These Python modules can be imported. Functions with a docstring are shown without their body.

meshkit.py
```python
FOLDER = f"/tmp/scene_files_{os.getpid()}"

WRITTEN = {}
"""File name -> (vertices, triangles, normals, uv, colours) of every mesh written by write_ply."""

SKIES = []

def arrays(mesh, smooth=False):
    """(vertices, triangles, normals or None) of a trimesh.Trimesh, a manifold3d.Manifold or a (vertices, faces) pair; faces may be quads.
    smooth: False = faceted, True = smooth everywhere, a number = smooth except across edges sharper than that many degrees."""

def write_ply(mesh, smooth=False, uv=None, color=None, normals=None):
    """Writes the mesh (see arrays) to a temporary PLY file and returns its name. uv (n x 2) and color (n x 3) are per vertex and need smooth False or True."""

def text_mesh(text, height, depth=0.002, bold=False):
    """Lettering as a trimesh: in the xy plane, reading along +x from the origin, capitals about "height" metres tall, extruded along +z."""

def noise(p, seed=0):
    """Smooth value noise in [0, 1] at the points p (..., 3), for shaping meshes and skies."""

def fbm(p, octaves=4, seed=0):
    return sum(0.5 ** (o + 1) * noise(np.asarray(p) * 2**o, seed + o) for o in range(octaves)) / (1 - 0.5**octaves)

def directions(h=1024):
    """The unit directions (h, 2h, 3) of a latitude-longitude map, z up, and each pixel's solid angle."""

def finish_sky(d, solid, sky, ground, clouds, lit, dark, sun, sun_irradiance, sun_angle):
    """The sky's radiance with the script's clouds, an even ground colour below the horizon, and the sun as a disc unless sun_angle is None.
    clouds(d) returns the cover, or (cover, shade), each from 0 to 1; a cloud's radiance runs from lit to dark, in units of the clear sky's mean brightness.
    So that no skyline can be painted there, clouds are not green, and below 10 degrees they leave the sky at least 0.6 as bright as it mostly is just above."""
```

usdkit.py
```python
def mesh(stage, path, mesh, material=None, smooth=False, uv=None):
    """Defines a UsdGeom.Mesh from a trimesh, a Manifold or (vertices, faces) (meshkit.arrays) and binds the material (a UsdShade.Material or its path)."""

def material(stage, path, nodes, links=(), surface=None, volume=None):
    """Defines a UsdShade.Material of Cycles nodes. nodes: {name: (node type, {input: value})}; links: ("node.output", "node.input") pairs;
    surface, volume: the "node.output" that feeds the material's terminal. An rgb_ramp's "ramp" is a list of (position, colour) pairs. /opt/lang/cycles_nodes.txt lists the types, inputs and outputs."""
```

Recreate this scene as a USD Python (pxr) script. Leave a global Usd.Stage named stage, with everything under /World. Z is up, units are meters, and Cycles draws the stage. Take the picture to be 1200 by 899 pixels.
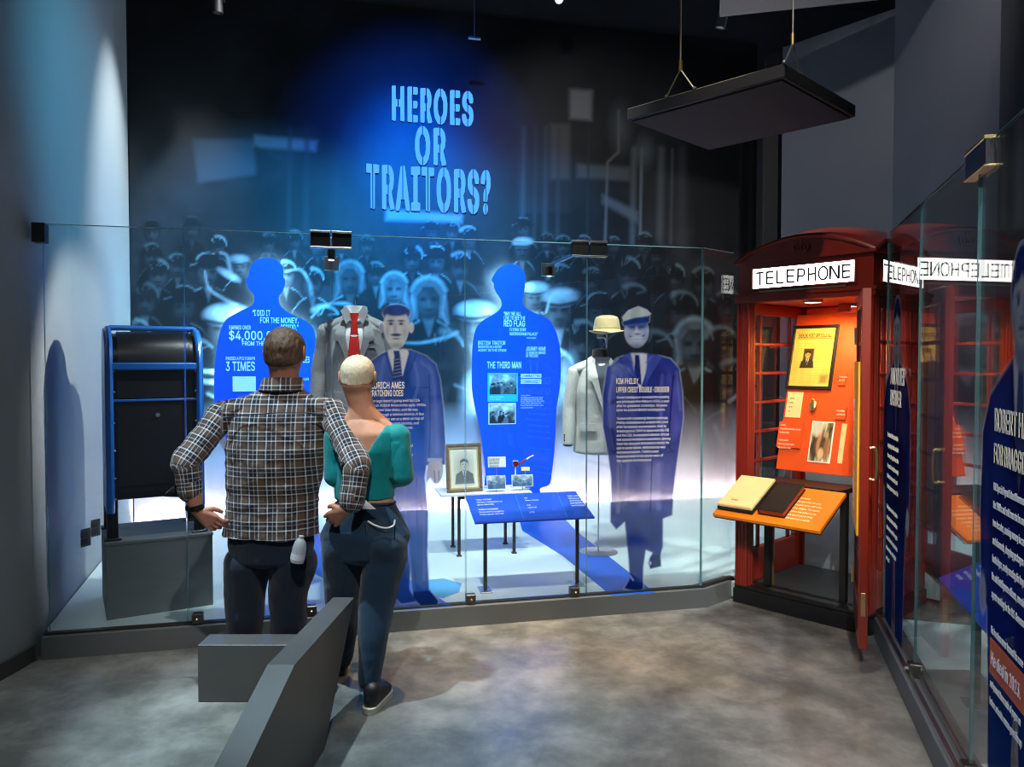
import math, random
import numpy as np, trimesh, usdkit, meshkit, shapely
import manifold3d as m3
from shapely.geometry import Polygon, LineString, Point, MultiPolygon
from shapely.ops import unary_union
from pxr import Usd, UsdGeom, UsdLux, UsdShade, Sdf, Gf, Vt

stage = Usd.Stage.CreateInMemory()
UsdGeom.SetStageUpAxis(stage, 'Z'); UsdGeom.SetStageMetersPerUnit(stage, 1.0)
UsdGeom.Xform.Define(stage, '/World'); UsdGeom.Scope.Define(stage, '/World/Looks')
random.seed(7); RNG = np.random.default_rng(7)
PI = math.pi

# ---------------------------------------------------------------- camera (1200 x 899 frame, focal 900 px, eye 1.6 m, pitched down)
FOC, EYE, PITCH = 900.0, 1.6, math.atan(25.5 / 900.0)
cam = UsdGeom.Camera.Define(stage, '/World/camera')
cam.CreateHorizontalApertureAttr(36.0); cam.CreateFocalLengthAttr(36.0 * FOC / 1200)
cam.CreateVerticalApertureAttr(36.0 * 899 / 1200); cam.CreateClippingRangeAttr(Gf.Vec2f(0.05, 200))
cam.AddTranslateOp().Set(Gf.Vec3d(0, 0, EYE)); cam.AddRotateXOp().Set(90 - math.degrees(PITCH))
EXPOSURE = 0.0
cam.CreateExposureAttr(EXPOSURE)

# ---------------------------------------------------------------- lights of the room
def lin(c):
    c = np.asarray(c, float) / 255.0
    return np.where(c <= 0.04045, c / 12.92, ((c + 0.055) / 1.055) ** 2.4)
def lin3(c): return tuple(float(v) for v in lin(c))
def look_matrix(pos, to):
    pos, to = Gf.Vec3d(*pos), Gf.Vec3d(*to)
    up = Gf.Vec3d(0, 0, 1) if abs((to - pos).GetNormalized()[2]) < 0.99 else Gf.Vec3d(0, 1, 0)
    return Gf.Matrix4d().SetLookAt(pos, to, up).GetInverse()
LIGHTN = [0]
def _light(cls, pos, to, color, power):
    LIGHTN[0] += 1
    l = cls.Define(stage, '/World/Lighting/lamp_%03d' % LIGHTN[0])
    l.AddTransformOp().Set(look_matrix(pos, to))
    l.CreateColorAttr(Gf.Vec3f(*color)); l.CreateIntensityAttr(power * 25)
    return l
def spot(pos, to, color, power, angle=30, soft=0.4, r=0.04):
    """a track spotlight: a small disk with a cone"""
    l = _light(UsdLux.SphereLight, pos, to, color, power)
    l.CreateRadiusAttr(r)
    s = UsdLux.ShapingAPI.Apply(l.GetPrim()); s.CreateShapingConeAngleAttr(angle); s.CreateShapingConeSoftnessAttr(soft)
    return l
def panel(pos, to, w, h, color, power):
    l = _light(UsdLux.RectLight, pos, to, color, power); l.CreateWidthAttr(w); l.CreateHeightAttr(h)
    return l
UsdGeom.Scope.Define(stage, '/World/Lighting')
dome = UsdLux.DomeLight.Define(stage, '/World/Lighting/rest_of_museum'); dome.CreateColorAttr(Gf.Vec3f(0.62, 0.78, 1.0)); dome.CreateIntensityAttr(0.022)
CYAN, DEEP, WHITE, WARM, COOL = (0.03, 0.42, 1.0), (0.0, 0.10, 1.0), (0.92, 0.97, 1.0), (1.0, 0.72, 0.40), (0.62, 0.86, 1.0)
SPOTS = [
    # position, target, colour, power, half cone, softness
    ((-1.2, 3.9, 4.9), (-2.3, 7.35, 2.05), CYAN, 1150, 24, .9),       # cyan wash over the crowd
    ((-0.3, 4.1, 4.9), (-0.9, 7.7, 2.1), CYAN, 1600, 24, .9),
    ((0.7, 4.5, 4.9), (0.3, 8.0, 2.2), CYAN, 560, 22, .9),
    ((-0.3, 4.6, 5.0), (-0.95, 7.7, 3.60), DEEP, 520, 25, 1.0), ((-0.5, 4.6, 5.0), (-0.95, 7.7, 3.55), (0.0, .13, 1.0), 1300, 15, 1.0), ((-0.4, 4.6, 5.0), (-0.95, 7.7, 3.55), (0.0, .16, 1.0), 900, 11, 1.0),     # blue pool round the lit letters
    ((0.2, 5.0, 4.6), (0.9, 8.2, 3.0), (1.0, .93, .84), 110, 36, 1.0),   # faint warm wash, right part of the mural
    ((-0.9, 4.2, 4.9), (-1.0, 6.0, .2), (.84, .98, 1.0), 350, 27, .7),        # show lights over the case floor
    ((0.4, 4.4, 4.9), (0.5, 6.3, .2), (.84, .98, 1.0), 390, 27, .7),
    ((1.5, 4.3, 4.9), (1.5, 6.4, .2), (.84, .98, 1.0), 270, 24, .7),
    ((0.3, 1.0, 4.7), (0.35, 4.7, 1.3), (.95, .97, 1.0), 190, 16, .9),  # added to brighten the printed figures and jackets
    ((-2.1, 6.6, 5.4), (-3.25, 6.5, 2.4), WHITE, 430, 26, .9),       # white streak down the corner
    ((0.6, 3.2, 4.8), (-2.9, 5.5, 2.9), (.10, .58, .85), 420, 20, 1.0),   # teal on the left wall
    ((-1.0, 2.0, 4.8), (-2.6, 3.7, 1.2), (.95, 1.0, .95), 26, 24, .9),   # outer left wall
    ((-.35, 4.0, 4.9), (-.45, 4.25, 0), WARM, 260, 13, .7), ((.45, 4.15, 4.9), (.35, 4.45, 0), WARM, 320, 13, .7), ((1.15, 4.2, 4.9), (1.05, 4.5, 0), WARM, 300, 13, .7),
    ((-1.75, 3.05, 5.0), (-.75, 3.4, 0), COOL, 620, 15, .7), ((-1.9, 2.4, 5.2), (-1.32, 3.25, 0), (.50, .84, 1.0), 200, 8, .9),        # over the visitors
    ((.1, 2.4, 5.2), (.15, 2.9, 0), COOL, 240, 16, .8), ((-2.0, 2.6, 5.2), (-2.05, 3.2, 0), (.75, .92, 1.0), 230, 12, .8), ((.9, 3.2, 5.2), (.9, 3.6, 0), (1.0, .93, .82), 230, 16, .9),
    ((-0.2, 0.6, 4.6), (-1.0, 3.8, 1.25), (1.0, .97, .95), 260, 15, .8),  # added fill on the visitors' backs
    ((0.3, 0.2, 3.5), (1.75, 5.0, .85), (1.0, .86, .64), 420, 11, .9),
    ((0.5, 2.2, 5.0), (1.65, 4.85, 1.7), (1.0, .9, .82), 170, 15, .9),      # on the booth's shelf and front
    ((2.2, 3.8, 5.0), (2.9, 7.0, 2.6), (1.0, .95, .93), 200, 32, .9),     # grey return wall
    ((1.9, 1.8, 4.6), (2.3, 3.3, .4), (.86, .92, 1.0), 220, 26, .7),       # inside the right-hand case
    ((0.2, -.6, 3.6), (1.6, 2.6, 1.2), (.9, .94, 1.0), 320, 20, .9),       # on the prints of the right-hand case
]
for p, t, c, w, a, s in SPOTS: spot(p, t, c, w, a, s)

# ---------------------------------------------------------------- geometry helpers
def ray(px, py):
    a, b = (px - 600) / FOC, (py - 449.5) / FOC
    return np.array([a, math.cos(PITCH) - b * math.sin(PITCH), -math.sin(PITCH) - b * math.cos(PITCH)])
ORG = np.array([0, 0, EYE])
def onz(px, py, z=0.0):
    d = ray(px, py); return ORG + d * ((z - EYE) / d[2])
def ony(px, py, y):
    d = ray(px, py); return ORG + d * (y / d[1])
def onplane(px, py, p, n):
    d = ray(px, py); p = np.asarray(p, float); n = np.asarray(n, float)
    return ORG + d * (np.dot(p - ORG, n) / np.dot(d, n))
def pix(P):
    P = np.asarray(P, float) - ORG
    y = P[..., 1] * math.cos(PITCH) - P[..., 2] * math.sin(PITCH); z = -(P[..., 1] * math.sin(PITCH) + P[..., 2] * math.cos(PITCH))
    return np.stack([600 + FOC * P[..., 0] / y, 449.5 + FOC * z / y], -1)

class Frame:
    """an upright plan frame: x along the thing, y away from the viewer, z up"""
    def __init__(s, o, ang): s.o = np.array([o[0], o[1], o[2] if len(o) > 2 else 0.0]); s.a = ang; s.ex = np.array([math.cos(ang), math.sin(ang), 0]); s.ey = np.array([-math.sin(ang), math.cos(ang), 0])
    def w(s, x, y, z=0.0): return s.o + s.ex * x + s.ey * y + np.array([0, 0, z])
    def l(s, P): d = np.asarray(P, float) - s.o; return np.array([d @ s.ex, d @ s.ey, d[2]])
    def at(s, px, py, y): return s.l(onplane(px, py, s.w(0, y), s.ey))          # pixel -> local point on the plane y
    def atz(s, px, py, z): return s.l(onz(px, py, z + s.o[2]))

def TM(v, f): return trimesh.Trimesh(np.asarray(v, float), np.asarray(f, int), process=False)
def cat(*ms):
    ms = [x for m in ms for x in (m if isinstance(m, (list, tuple)) else [m])]
    return trimesh.util.concatenate(ms)
def hull(pts):
    return trimesh.Trimesh(*_mm(m3.Manifold.hull_points(np.asarray(pts, float))), process=False)
def _mm(m):
    q = m.to_mesh(); return np.array(q.vert_properties[:, :3], float), np.array(q.tri_verts, int)
def mt(m): return trimesh.Trimesh(*_mm(m), process=False)
def bx(x0, x1, y0, y1, z0, z1, b=0.004):
    b = min(b, (x1 - x0) * .45, (y1 - y0) * .45, (z1 - z0) * .45); P = []
    for X, sx in ((x0, 1), (x1, -1)):
        for Y, sy in ((y0, 1), (y1, -1)):
            for Z, sz in ((z0, 1), (z1, -1)):
                P += [(X + sx * b, Y + sy * b, Z), (X + sx * b, Y, Z + sz * b), (X, Y + sy * b, Z + sz * b)]
    return hull(P)
def sharp(x0, x1, y0, y1, z0, z1):
    m = trimesh.creation.box((x1 - x0, y1 - y0, z1 - z0)); m.apply_translation(((x0 + x1) / 2, (y0 + y1) / 2, (z0 + z1) / 2)); return m
def ex_xy(poly, z0, z1):
    poly = poly if isinstance(poly, (Polygon, MultiPolygon)) else Polygon(poly)
    out = []
    for g in getattr(poly, 'geoms', [poly]):
        if g.area > 1e-9:
            m = trimesh.creation.extrude_polygon(g, z1 - z0, engine='earcut'); m.apply_translation((0, 0, z0)); out.append(m)
    return cat(out)
def ex_xz(poly, y0, y1):
    """polygon in (x, z) extruded along y"""
    m = ex_xy(poly, 0, y1 - y0); v = m.vertices.copy(); m.vertices = np.stack([v[:, 0], y1 - v[:, 2], v[:, 1]], 1); return m
def ex_yz(poly, x0, x1):
    m = ex_xy(poly, 0, x1 - x0); v = m.vertices.copy(); m.vertices = np.stack([x0 + v[:, 2], v[:, 0], v[:, 1]], 1); return m
def tube(pts, r, n=8, cap=True):
    p = np.asarray(pts, float); k = len(p); r = np.broadcast_to(np.asarray(r, float), (k,))
    t = np.gradient(p, axis=0); t /= np.linalg.norm(t, axis=1, keepdims=True) + 1e-12
    a = np.cross(t[0], [0, 0, 1.0] if abs(t[0][2]) < .9 else [1.0, 0, 0]); a /= np.linalg.norm(a); V = []
    for i in range(k):
        a = a - t[i] * (a @ t[i]); a /= np.linalg.norm(a); b = np.cross(t[i], a)
        g = np.arange(n) * 2 * PI / n
        V.append(p[i] + r[i] * (np.cos(g)[:, None] * a + np.sin(g)[:, None] * b))
    V = np.vstack(V); F = []
    for i in range(k - 1):
        for j in range(n):
            A, B = i * n + j, i * n + (j + 1) % n
            F += [(A, B, B + n), (A, B + n, A + n)]
    if cap:
        V = np.vstack([V, p[0], p[-1]]); c0, c1 = k * n, k * n + 1
        for j in range(n): F += [(c0, (j + 1) % n, j), (c1, (k - 1) * n + j, (k - 1) * n + (j + 1) % n)]
    return TM(V, F)
def lathe(prof, n=24, loc=(0, 0, 0)):
    m = trimesh.creation.revolve(np.asarray(prof, float), sections=n); m.apply_translation(loc); return m
def ball(c, r, sub=2):
    m = trimesh.creation.icosphere(sub, 1.0); m.vertices = m.vertices * np.broadcast_to(r, 3) + np.asarray(c, float); return m
def spline(pts, n=8):
    p = np.asarray(pts, float); P = np.vstack([2 * p[0] - p[1], p, 2 * p[-1] - p[-2]]); out = []
    for i in range(1, len(P) - 2):
        for t in np.linspace(0, 1, n, endpoint=False):
            a, b, c, d = P[i - 1], P[i], P[i + 1], P[i + 2]
            out.append(.5 * (2 * b + (c - a) * t + (2 * a - 5 * b + 4 * c - d) * t * t + (3 * b - a - 3 * c + d) * t ** 3))
    out.append(p[-1]); return np.array(out)
def rotx(m, deg, about=(0, 0, 0)): m.apply_transform(trimesh.transformations.rotation_matrix(math.radians(deg), [1, 0, 0], about)); return m
def roty(m, deg, about=(0, 0, 0)): m.apply_transform(trimesh.transformations.rotation_matrix(math.radians(deg), [0, 1, 0], about)); return m
def rotz(m, deg, about=(0, 0, 0)): m.apply_transform(trimesh.transformations.rotation_matrix(math.radians(deg), [0, 0, 1], about)); return m
def mv(m, x=0, y=0, z=0): m.apply_translation((x, y, z)); return m

# lettering: reading along +x, upright in z, facing -y; squeezed to a given width when asked (glyph shapes are cached)
_GL = {}
def glyph(c, bold):
    k = (c, bold)
    if k not in _GL:
        def shape(t):
            m = meshkit.text_mesh(t, 1.0, 0.1, bold=bold); tri = m.triangles[m.face_normals[:, 2] > .5][:, :, :2]
            return unary_union(shapely.polygons(tri)).buffer(2e-4).simplify(0.014)
        if ('I', bold, 'b') not in _GL: _GL[('I', bold, 'b')] = shape('I').bounds[2]
        if c == ' ': _GL[k] = (None, .36, None)
        else:
            g = shape(c); pair = meshkit.text_mesh(c + 'I', 1.0, .1, bold=bold).bounds[1][0]
            m = ex_xz(g, -1.0, 0.0); keep = m.face_normals[:, 1] > -2; _GL[k] = (g, pair - _GL[('I', bold, 'b')] + (.02 if bold else 0), m)
    return _GL[k]
def text_run(s, bold):
    x, out = 0.0, []
    for c in s:
        g, adv, m = glyph(c, bold)
        if g is not None: out.append((x, g, m))
        x += adv
    return out, out[0][0] + out[0][1].bounds[0], out[-1][0] + out[-1][1].bounds[2]
def text_poly(s, bold=True):
    run, a, b = text_run(s, bold); return unary_union([shapely.affinity.translate(g, x, 0) for x, g, _ in run])
def text(s, x, z, h, w=None, y=0.0, d=0.0015, bold=True, anchor='l', sq=0.62):
    """letters of height h with their baseline at z; the line is w wide (or squeezed by sq)"""
    run, a, b = text_run(s, bold); k = (w / (b - a)) if w else h * sq; W_ = (b - a) * k
    if anchor == 'c': x -= W_ / 2
    if anchor == 'r': x -= W_
    V, F, n = [], [], 0
    for gx, _, m in run:
        v = m.vertices; V.append(np.stack([x + (v[:, 0] + gx - a) * k, y + v[:, 1] * d, z + v[:, 2] * h], 1)); F.append(m.faces + n); n += len(v)
    return TM(np.vstack(V), np.vstack(F))
def greek(lines, x, z, h, gap, y=0.0, d=0.0012, sq=0.62, bold=False, anchor='l'):
    return cat([text(s, x, z - i * gap, h, None, y, d, bold, anchor, sq) for i, s in enumerate(lines) if s])

# ---------------------------------------------------------------- stage helpers
_used = {}
def numbered(name, parent='/World'):
    k = (parent, name); n = _used.get(k, 0); _used[k] = n + 1
    return name if n == 0 else '%s_%03d' % (name, n)
def setmeta(p, label=None, category=None, group=None, kind=None):
    for k, v in (('label', label), ('category', category), ('group', group), ('kind', kind)):
        if v: p.SetCustomDataByKey(k, v)
def thing(name, label, category, loc=(0, 0, 0), rz=0.0, group=None, kind=None):
    x = UsdGeom.Xform.Define(stage, '/World/' + numbered(name))
    x.AddTranslateOp().Set(Gf.Vec3d(*map(float, loc))); x.AddRotateZOp().Set(math.degrees(rz))
    setmeta(x.GetPrim(), label, category, group, kind); return x.GetPrim()
def obj(name, mesh, mat, parent=None, smooth=30, label=None, kind=None, category=None, group=None):
    if name in ('lettering', 'body_text') and not kind: kind = 'stuff'
    pp = str(parent.GetPath()) if parent else '/World'
    m = usdkit.mesh(stage, pp + '/' + numbered(name, pp), mesh, M[mat] if isinstance(mat, str) else mat, smooth=smooth)
    m.CreateDoubleSidedAttr(True); setmeta(m.GetPrim(), label, category, group, kind); return m.GetPrim()
def sub(parent_mesh, *a, **k): return obj(*a, parent=parent_mesh, **k)
def dup(src, loc, rz=0.0, label=None, group=None):
    was = src.GetCustomData()
    r = thing(src.GetName().rstrip('0123456789').rstrip('_'), label or was['label'], was['category'], loc, rz, group or was.get('group'))
    r.GetReferences().AddInternalReference(src.GetPath()); r.SetInstanceable(True); return r

# flat print: a grid whose vertices carry the ink's colour and cover
class Ink:
    def __init__(s, x, z, base=(255, 255, 255), alpha=1.0):
        s.x, s.z = x.astype(float), z.astype(float); s.c = np.tile(lin(base), (len(x), 1)); s.a = np.full(len(x), float(alpha))
    def _put(s, idx, cov, col, alpha=None):
        k = cov[:, None]; s.c[idx] = s.c[idx] * (1 - k) + lin(col) * k
        if alpha is not None: s.a[idx] = s.a[idx] * (1 - cov) + alpha * cov
    def near(s, x0, x1, z0, z1): return np.nonzero((s.x > x0) & (s.x < x1) & (s.z > z0) & (s.z < z1))[0]
    def poly(s, pts, col, soft=1.0, k=1.0, alpha=None, smooth=False):
        p = np.asarray(pts, float)
        if smooth: p = spline(np.vstack([p, p[:1]]), 5)[:-1]
        i = s.near(p[:, 0].min() - 2 * soft, p[:, 0].max() + 2 * soft, p[:, 1].min() - 2 * soft, p[:, 1].max() + 2 * soft)
        if not len(i): return
        X, Z = s.x[i], s.z[i]; d = np.full(len(i), 1e9); ins = np.zeros(len(i), bool)
        for (ax, az), (bx_, bz) in zip(p, np.roll(p, -1, 0)):
            ex_, ez = bx_ - ax, bz - az; t = np.clip(((X - ax) * ex_ + (Z - az) * ez) / (ex_ * ex_ + ez * ez + 1e-12), 0, 1)
            d = np.minimum(d, (X - ax - t * ex_) ** 2 + (Z - az - t * ez) ** 2)
            if az != bz: ins ^= ((az > Z) != (bz > Z)) & (X < ex_ * (Z - az) / ez + ax)
        d = np.sqrt(d) * np.where(ins, -1, 1); s._put(i, k * np.clip(.5 - d / (2 * soft), 0, 1), col, alpha)
    def ell(s, cx, cz, rx, rz, col, soft=.25, k=1.0, rot=0.0, alpha=None, arc=None):
        R = max(rx, rz) * (1 + soft) + 1; i = s.near(cx - R, cx + R, cz - R, cz + R)
        if not len(i): return
        a = math.radians(rot); X, Z = s.x[i] - cx, s.z[i] - cz; u, v = X * math.cos(a) + Z * math.sin(a), -X * math.sin(a) + Z * math.cos(a)
        q = np.sqrt((u / rx) ** 2 + (v / rz) ** 2); cov = k * np.clip((1 + soft - q) / (2 * soft), 0, 1) if soft < 1 else k * np.exp(-2 * q * q)
        s._put(i, cov, col, alpha)
    def line(s, pts, w, col, k=1.0, soft=.6, curve=True):
        p = spline(pts, 5) if curve and len(pts) > 2 else np.asarray(pts, float); w = np.broadcast_to(w, (2,)) if np.ndim(w) else np.array([w, w])
        W_ = max(w) * 2; i = s.near(p[:, 0].min() - W_, p[:, 0].max() + W_, p[:, 1].min() - W_, p[:, 1].max() + W_)
        if not len(i): return
        X, Z = s.x[i], s.z[i]; best = np.full(len(i), 1e9); n = len(p) - 1
        for j in range(n):
            (ax, az), (bx_, bz) = p[j], p[j + 1]; ex_, ez = bx_ - ax, bz - az; t = np.clip(((X - ax) * ex_ + (Z - az) * ez) / (ex_ * ex_ + ez * ez + 1e-12), 0, 1)
            best = np.minimum(best, np.hypot(X - ax - t * ex_, Z - az - t * ez) / (w[0] + (w[1] - w[0]) * (j + t) / n))
        s._put(i, k * np.clip((1 + soft - 2 * best) / (2 * soft), 0, 1), col)
    def tint(s, f): s.c *= np.clip(f, 0, 9)[:, None]
def print_grid(x0, x1, z0, z1, nx, nz, paint, name, parent=None, y=0.0, mat='ink', px=None, base=(255, 255, 255), alpha=1.0, cull=False, shape=None, **k):
    """paint(ink) fills a grid; px maps grid points to the painter's own coordinates"""
    gx, gz = np.meshgrid(np.linspace(x0, x1, nx), np.linspace(z0, z1, nz)); gx, gz = gx.ravel(), gz.ravel()
    q = px(gx, gz) if px else np.stack([gx, gz], 1)
    ink = Ink(q[:, 0], q[:, 1], base, alpha); paint(ink)
    V = np.stack([gx, np.full_like(gx, y), gz], 1) if shape is None else shape(gx, gz)
    i, j = np.meshgrid(np.arange(nx - 1), np.arange(nz - 1)); A = (j * nx + i).ravel(); Q = np.stack([A, A + 1, A + nx + 1, A + nx], 1)
    if cull:
        Q = Q[ink.a[Q].max(1) > .02]; u, inv = np.unique(Q, return_inverse=True); Q = inv.reshape(-1, 4); V = V[u]; ink.c, ink.a = ink.c[u], ink.a[u]
    F = np.vstack([Q[:, [0, 1, 2]], Q[:, [0, 2, 3]]])
    p = obj(name, TM(V, F), mat, parent, smooth=False, **k); pv = UsdGeom.PrimvarsAPI(p)
    pv.CreatePrimvar('ink_color', Sdf.ValueTypeNames.Color3fArray, 'vertex').Set(Vt.Vec3fArray.FromNumpy(ink.c.astype(np.float32)))
    pv.CreatePrimvar('ink_cover', Sdf.ValueTypeNames.FloatArray, 'vertex').Set(Vt.FloatArray.FromNumpy(ink.a.astype(np.float32)))
    return p

# ---------------------------------------------------------------- materials
M = {}
def simple(name, rgb, rough=.6, metal=0.0, spec=.5, bump=0.0, bscale=60, var=0.0, vscale=6, emit=0.0, **kw):
    c = lin3(rgb); nodes = {'p': ('principled_bsdf', dict(base_color=c, roughness=rough, metallic=metal, specular_ior_level=spec, **kw))}; links = []
    if emit: nodes['p'][1].update(emission_color=c, emission_strength=emit)
    if bump or var: nodes['tc'] = ('texture_coordinate', {})
    if var:
        nodes['n'] = ('noise_texture', dict(scale=vscale, detail=6, roughness=.6))
        nodes['r'] = ('rgb_ramp', {'ramp': [(.25, tuple(v * (1 - var) for v in c)), (.75, tuple(min(1, v * (1 + var)) for v in c))]})
        links += [('tc.object', 'n.vector'), ('n.fac', 'r.fac'), ('r.color', 'p.base_color')]
    if bump:
        nodes['bn'] = ('noise_texture', dict(scale=bscale, detail=4)); nodes['b'] = ('bump', dict(strength=bump, distance=.004))
        links += [('tc.object', 'bn.vector'), ('bn.fac', 'b.height'), ('b.normal', 'p.normal')]
    M[name] = usdkit.material(stage, '/World/Looks/' + name, nodes, links, surface='p.BSDF')
def glow(name, rgb, strength):
    M[name] = usdkit.material(stage, '/World/Looks/' + name, {'e': ('emission', dict(color=tuple(rgb), strength=strength))}, surface='e.emission')
simple('ceiling_black', (16, 16, 17), .9, bump=.2)
simple('wall_grey', (150, 160, 163), .75, bump=.15, bscale=220, var=.05, vscale=1.2)
simple('wall_dark', (66, 68, 74), .8, bump=.15, bscale=120, var=.18, vscale=.9)
simple('baseboard', (72, 74, 72), .5)
simple('plinth', (104, 108, 108), .45, var=.06, vscale=2)
simple('case_floor', (200, 220, 220), .38, var=.03, vscale=2)
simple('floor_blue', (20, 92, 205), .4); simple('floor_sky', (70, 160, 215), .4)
simple('steel', (196, 198, 198), .28, 1.0); simple('steel_dark', (96, 92, 84), .35, .9); simple('black_metal', (20, 21, 23), .45); simple('black_matte', (13, 13, 15), .8)
simple('glass_edge_lit', (170, 226, 228), .15, 0, .8); simple('glass_edge', (92, 140, 142), .2, 0, .6)  # top edges take a lighter copy, their bright line put into the colour
simple('pedestal', (98, 106, 110), .5, var=.06, vscale=3)
simple('text_white', (240, 244, 246), .6); simple('text_cream', (250, 240, 214), .6); simple('text_dark', (40, 34, 26), .7)
simple('blue_panel', (8, 82, 214), .42); simple('cyan_card', (40, 190, 240), .5)
simple('paper', (238, 236, 222), .75, var=.03, vscale=9); simple('paper_aged', (226, 196, 116), .75, var=.06, vscale=9); simple('paper_cream', (240, 214, 150), .7, var=.05, vscale=7)
glow('led_pink', (1.0, .80, .80), 190.0); glow('led_cyan', (.42, .86, 1.0), 80.0); glow('projected_blue', (.05, .25, 1.0), 2.0); glow('sign_white', (1.0, .98, .93), 3.2)
glow('lamp_face', (1.0, .97, .9), 8.0); glow('lamp_face_dim', (.9, .95, 1.0), 1.5)
M['glass'] = usdkit.material(stage, '/World/Looks/glass', {'t': ('transparent_bsdf', dict(color=(.962, .98, .978))), 'g': ('glossy_bsdf', dict(color=(1, 1, 1), roughness=0.0)), 'w': ('layer_weight', dict(blend=.5)), 'q': ('math', dict(math_type='power', value2=5.0)), 'f': ('math', dict(math_type='multiply_add', value2=.9, value3=.035, use_clamp=True)), 'm': ('mix_closure', {})},
    [('w.facing', 'q.value1'), ('q.value', 'f.value1'), ('f.value', 'm.fac'), ('t.BSDF', 'm.closure1'), ('g.BSDF', 'm.closure2')], surface='m.closure')
M['ink'] = usdkit.material(stage, '/World/Looks/ink', {'a': ('attribute', dict(attribute='ink_color')), 'p': ('principled_bsdf', dict(roughness=.6, specular_ior_level=.3))}, [('a.color', 'p.base_color')], surface='p.BSDF')
M['ink_film'] = usdkit.material(stage, '/World/Looks/ink_film', {'a': ('attribute', dict(attribute='ink_color')), 'c': ('attribute', dict(attribute='ink_cover')), 'd': ('diffuse_bsdf', {}), 'l': ('translucent_bsdf', {}), 'x': ('mix_closure', dict(fac=.5)),
    't': ('transparent_bsdf', {}), 'm': ('mix_closure', {})}, [('a.color', 'd.color'), ('a.color', 'l.color'), ('d.BSDF', 'x.closure1'), ('l.BSDF', 'x.closure2'), ('c.fac', 'm.fac'), ('t.BSDF', 'm.closure1'), ('x.closure', 'm.closure2')], surface='m.closure')
# polished concrete
M['concrete'] = usdkit.material(stage, '/World/Looks/concrete', {'g': ('geometry', {}), 'n': ('noise_texture', dict(scale=3.6, detail=9, roughness=.62, distortion=.15)), 'n2': ('noise_texture', dict(scale=1.0, detail=5, roughness=.6)),
    'mx': ('mix_float', dict(fac=.45)), 'r': ('rgb_ramp', {'ramp': [(.30, lin3((74, 72, 68))), (.48, lin3((116, 113, 107))), (.62, lin3((150, 146, 138))), (.75, lin3((176, 171, 162)))]}),
    'rr': ('map_range', dict(from_min=.3, from_max=.7, to_min=.16, to_max=.34)), 'p': ('principled_bsdf', dict(specular_ior_level=.45)), 'b': ('bump', dict(strength=.08, distance=.01))},
    [('g.position', 'n.vector'), ('g.position', 'n2.vector'), ('n.fac', 'mx.a'), ('n2.fac', 'mx.b'), ('mx.result', 'r.fac'), ('r.color', 'p.base_color'), ('n.fac', 'rr.value'), ('rr.result', 'p.roughness'), ('n.fac', 'b.height'), ('b.normal', 'p.normal')], surface='p.BSDF')
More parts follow.
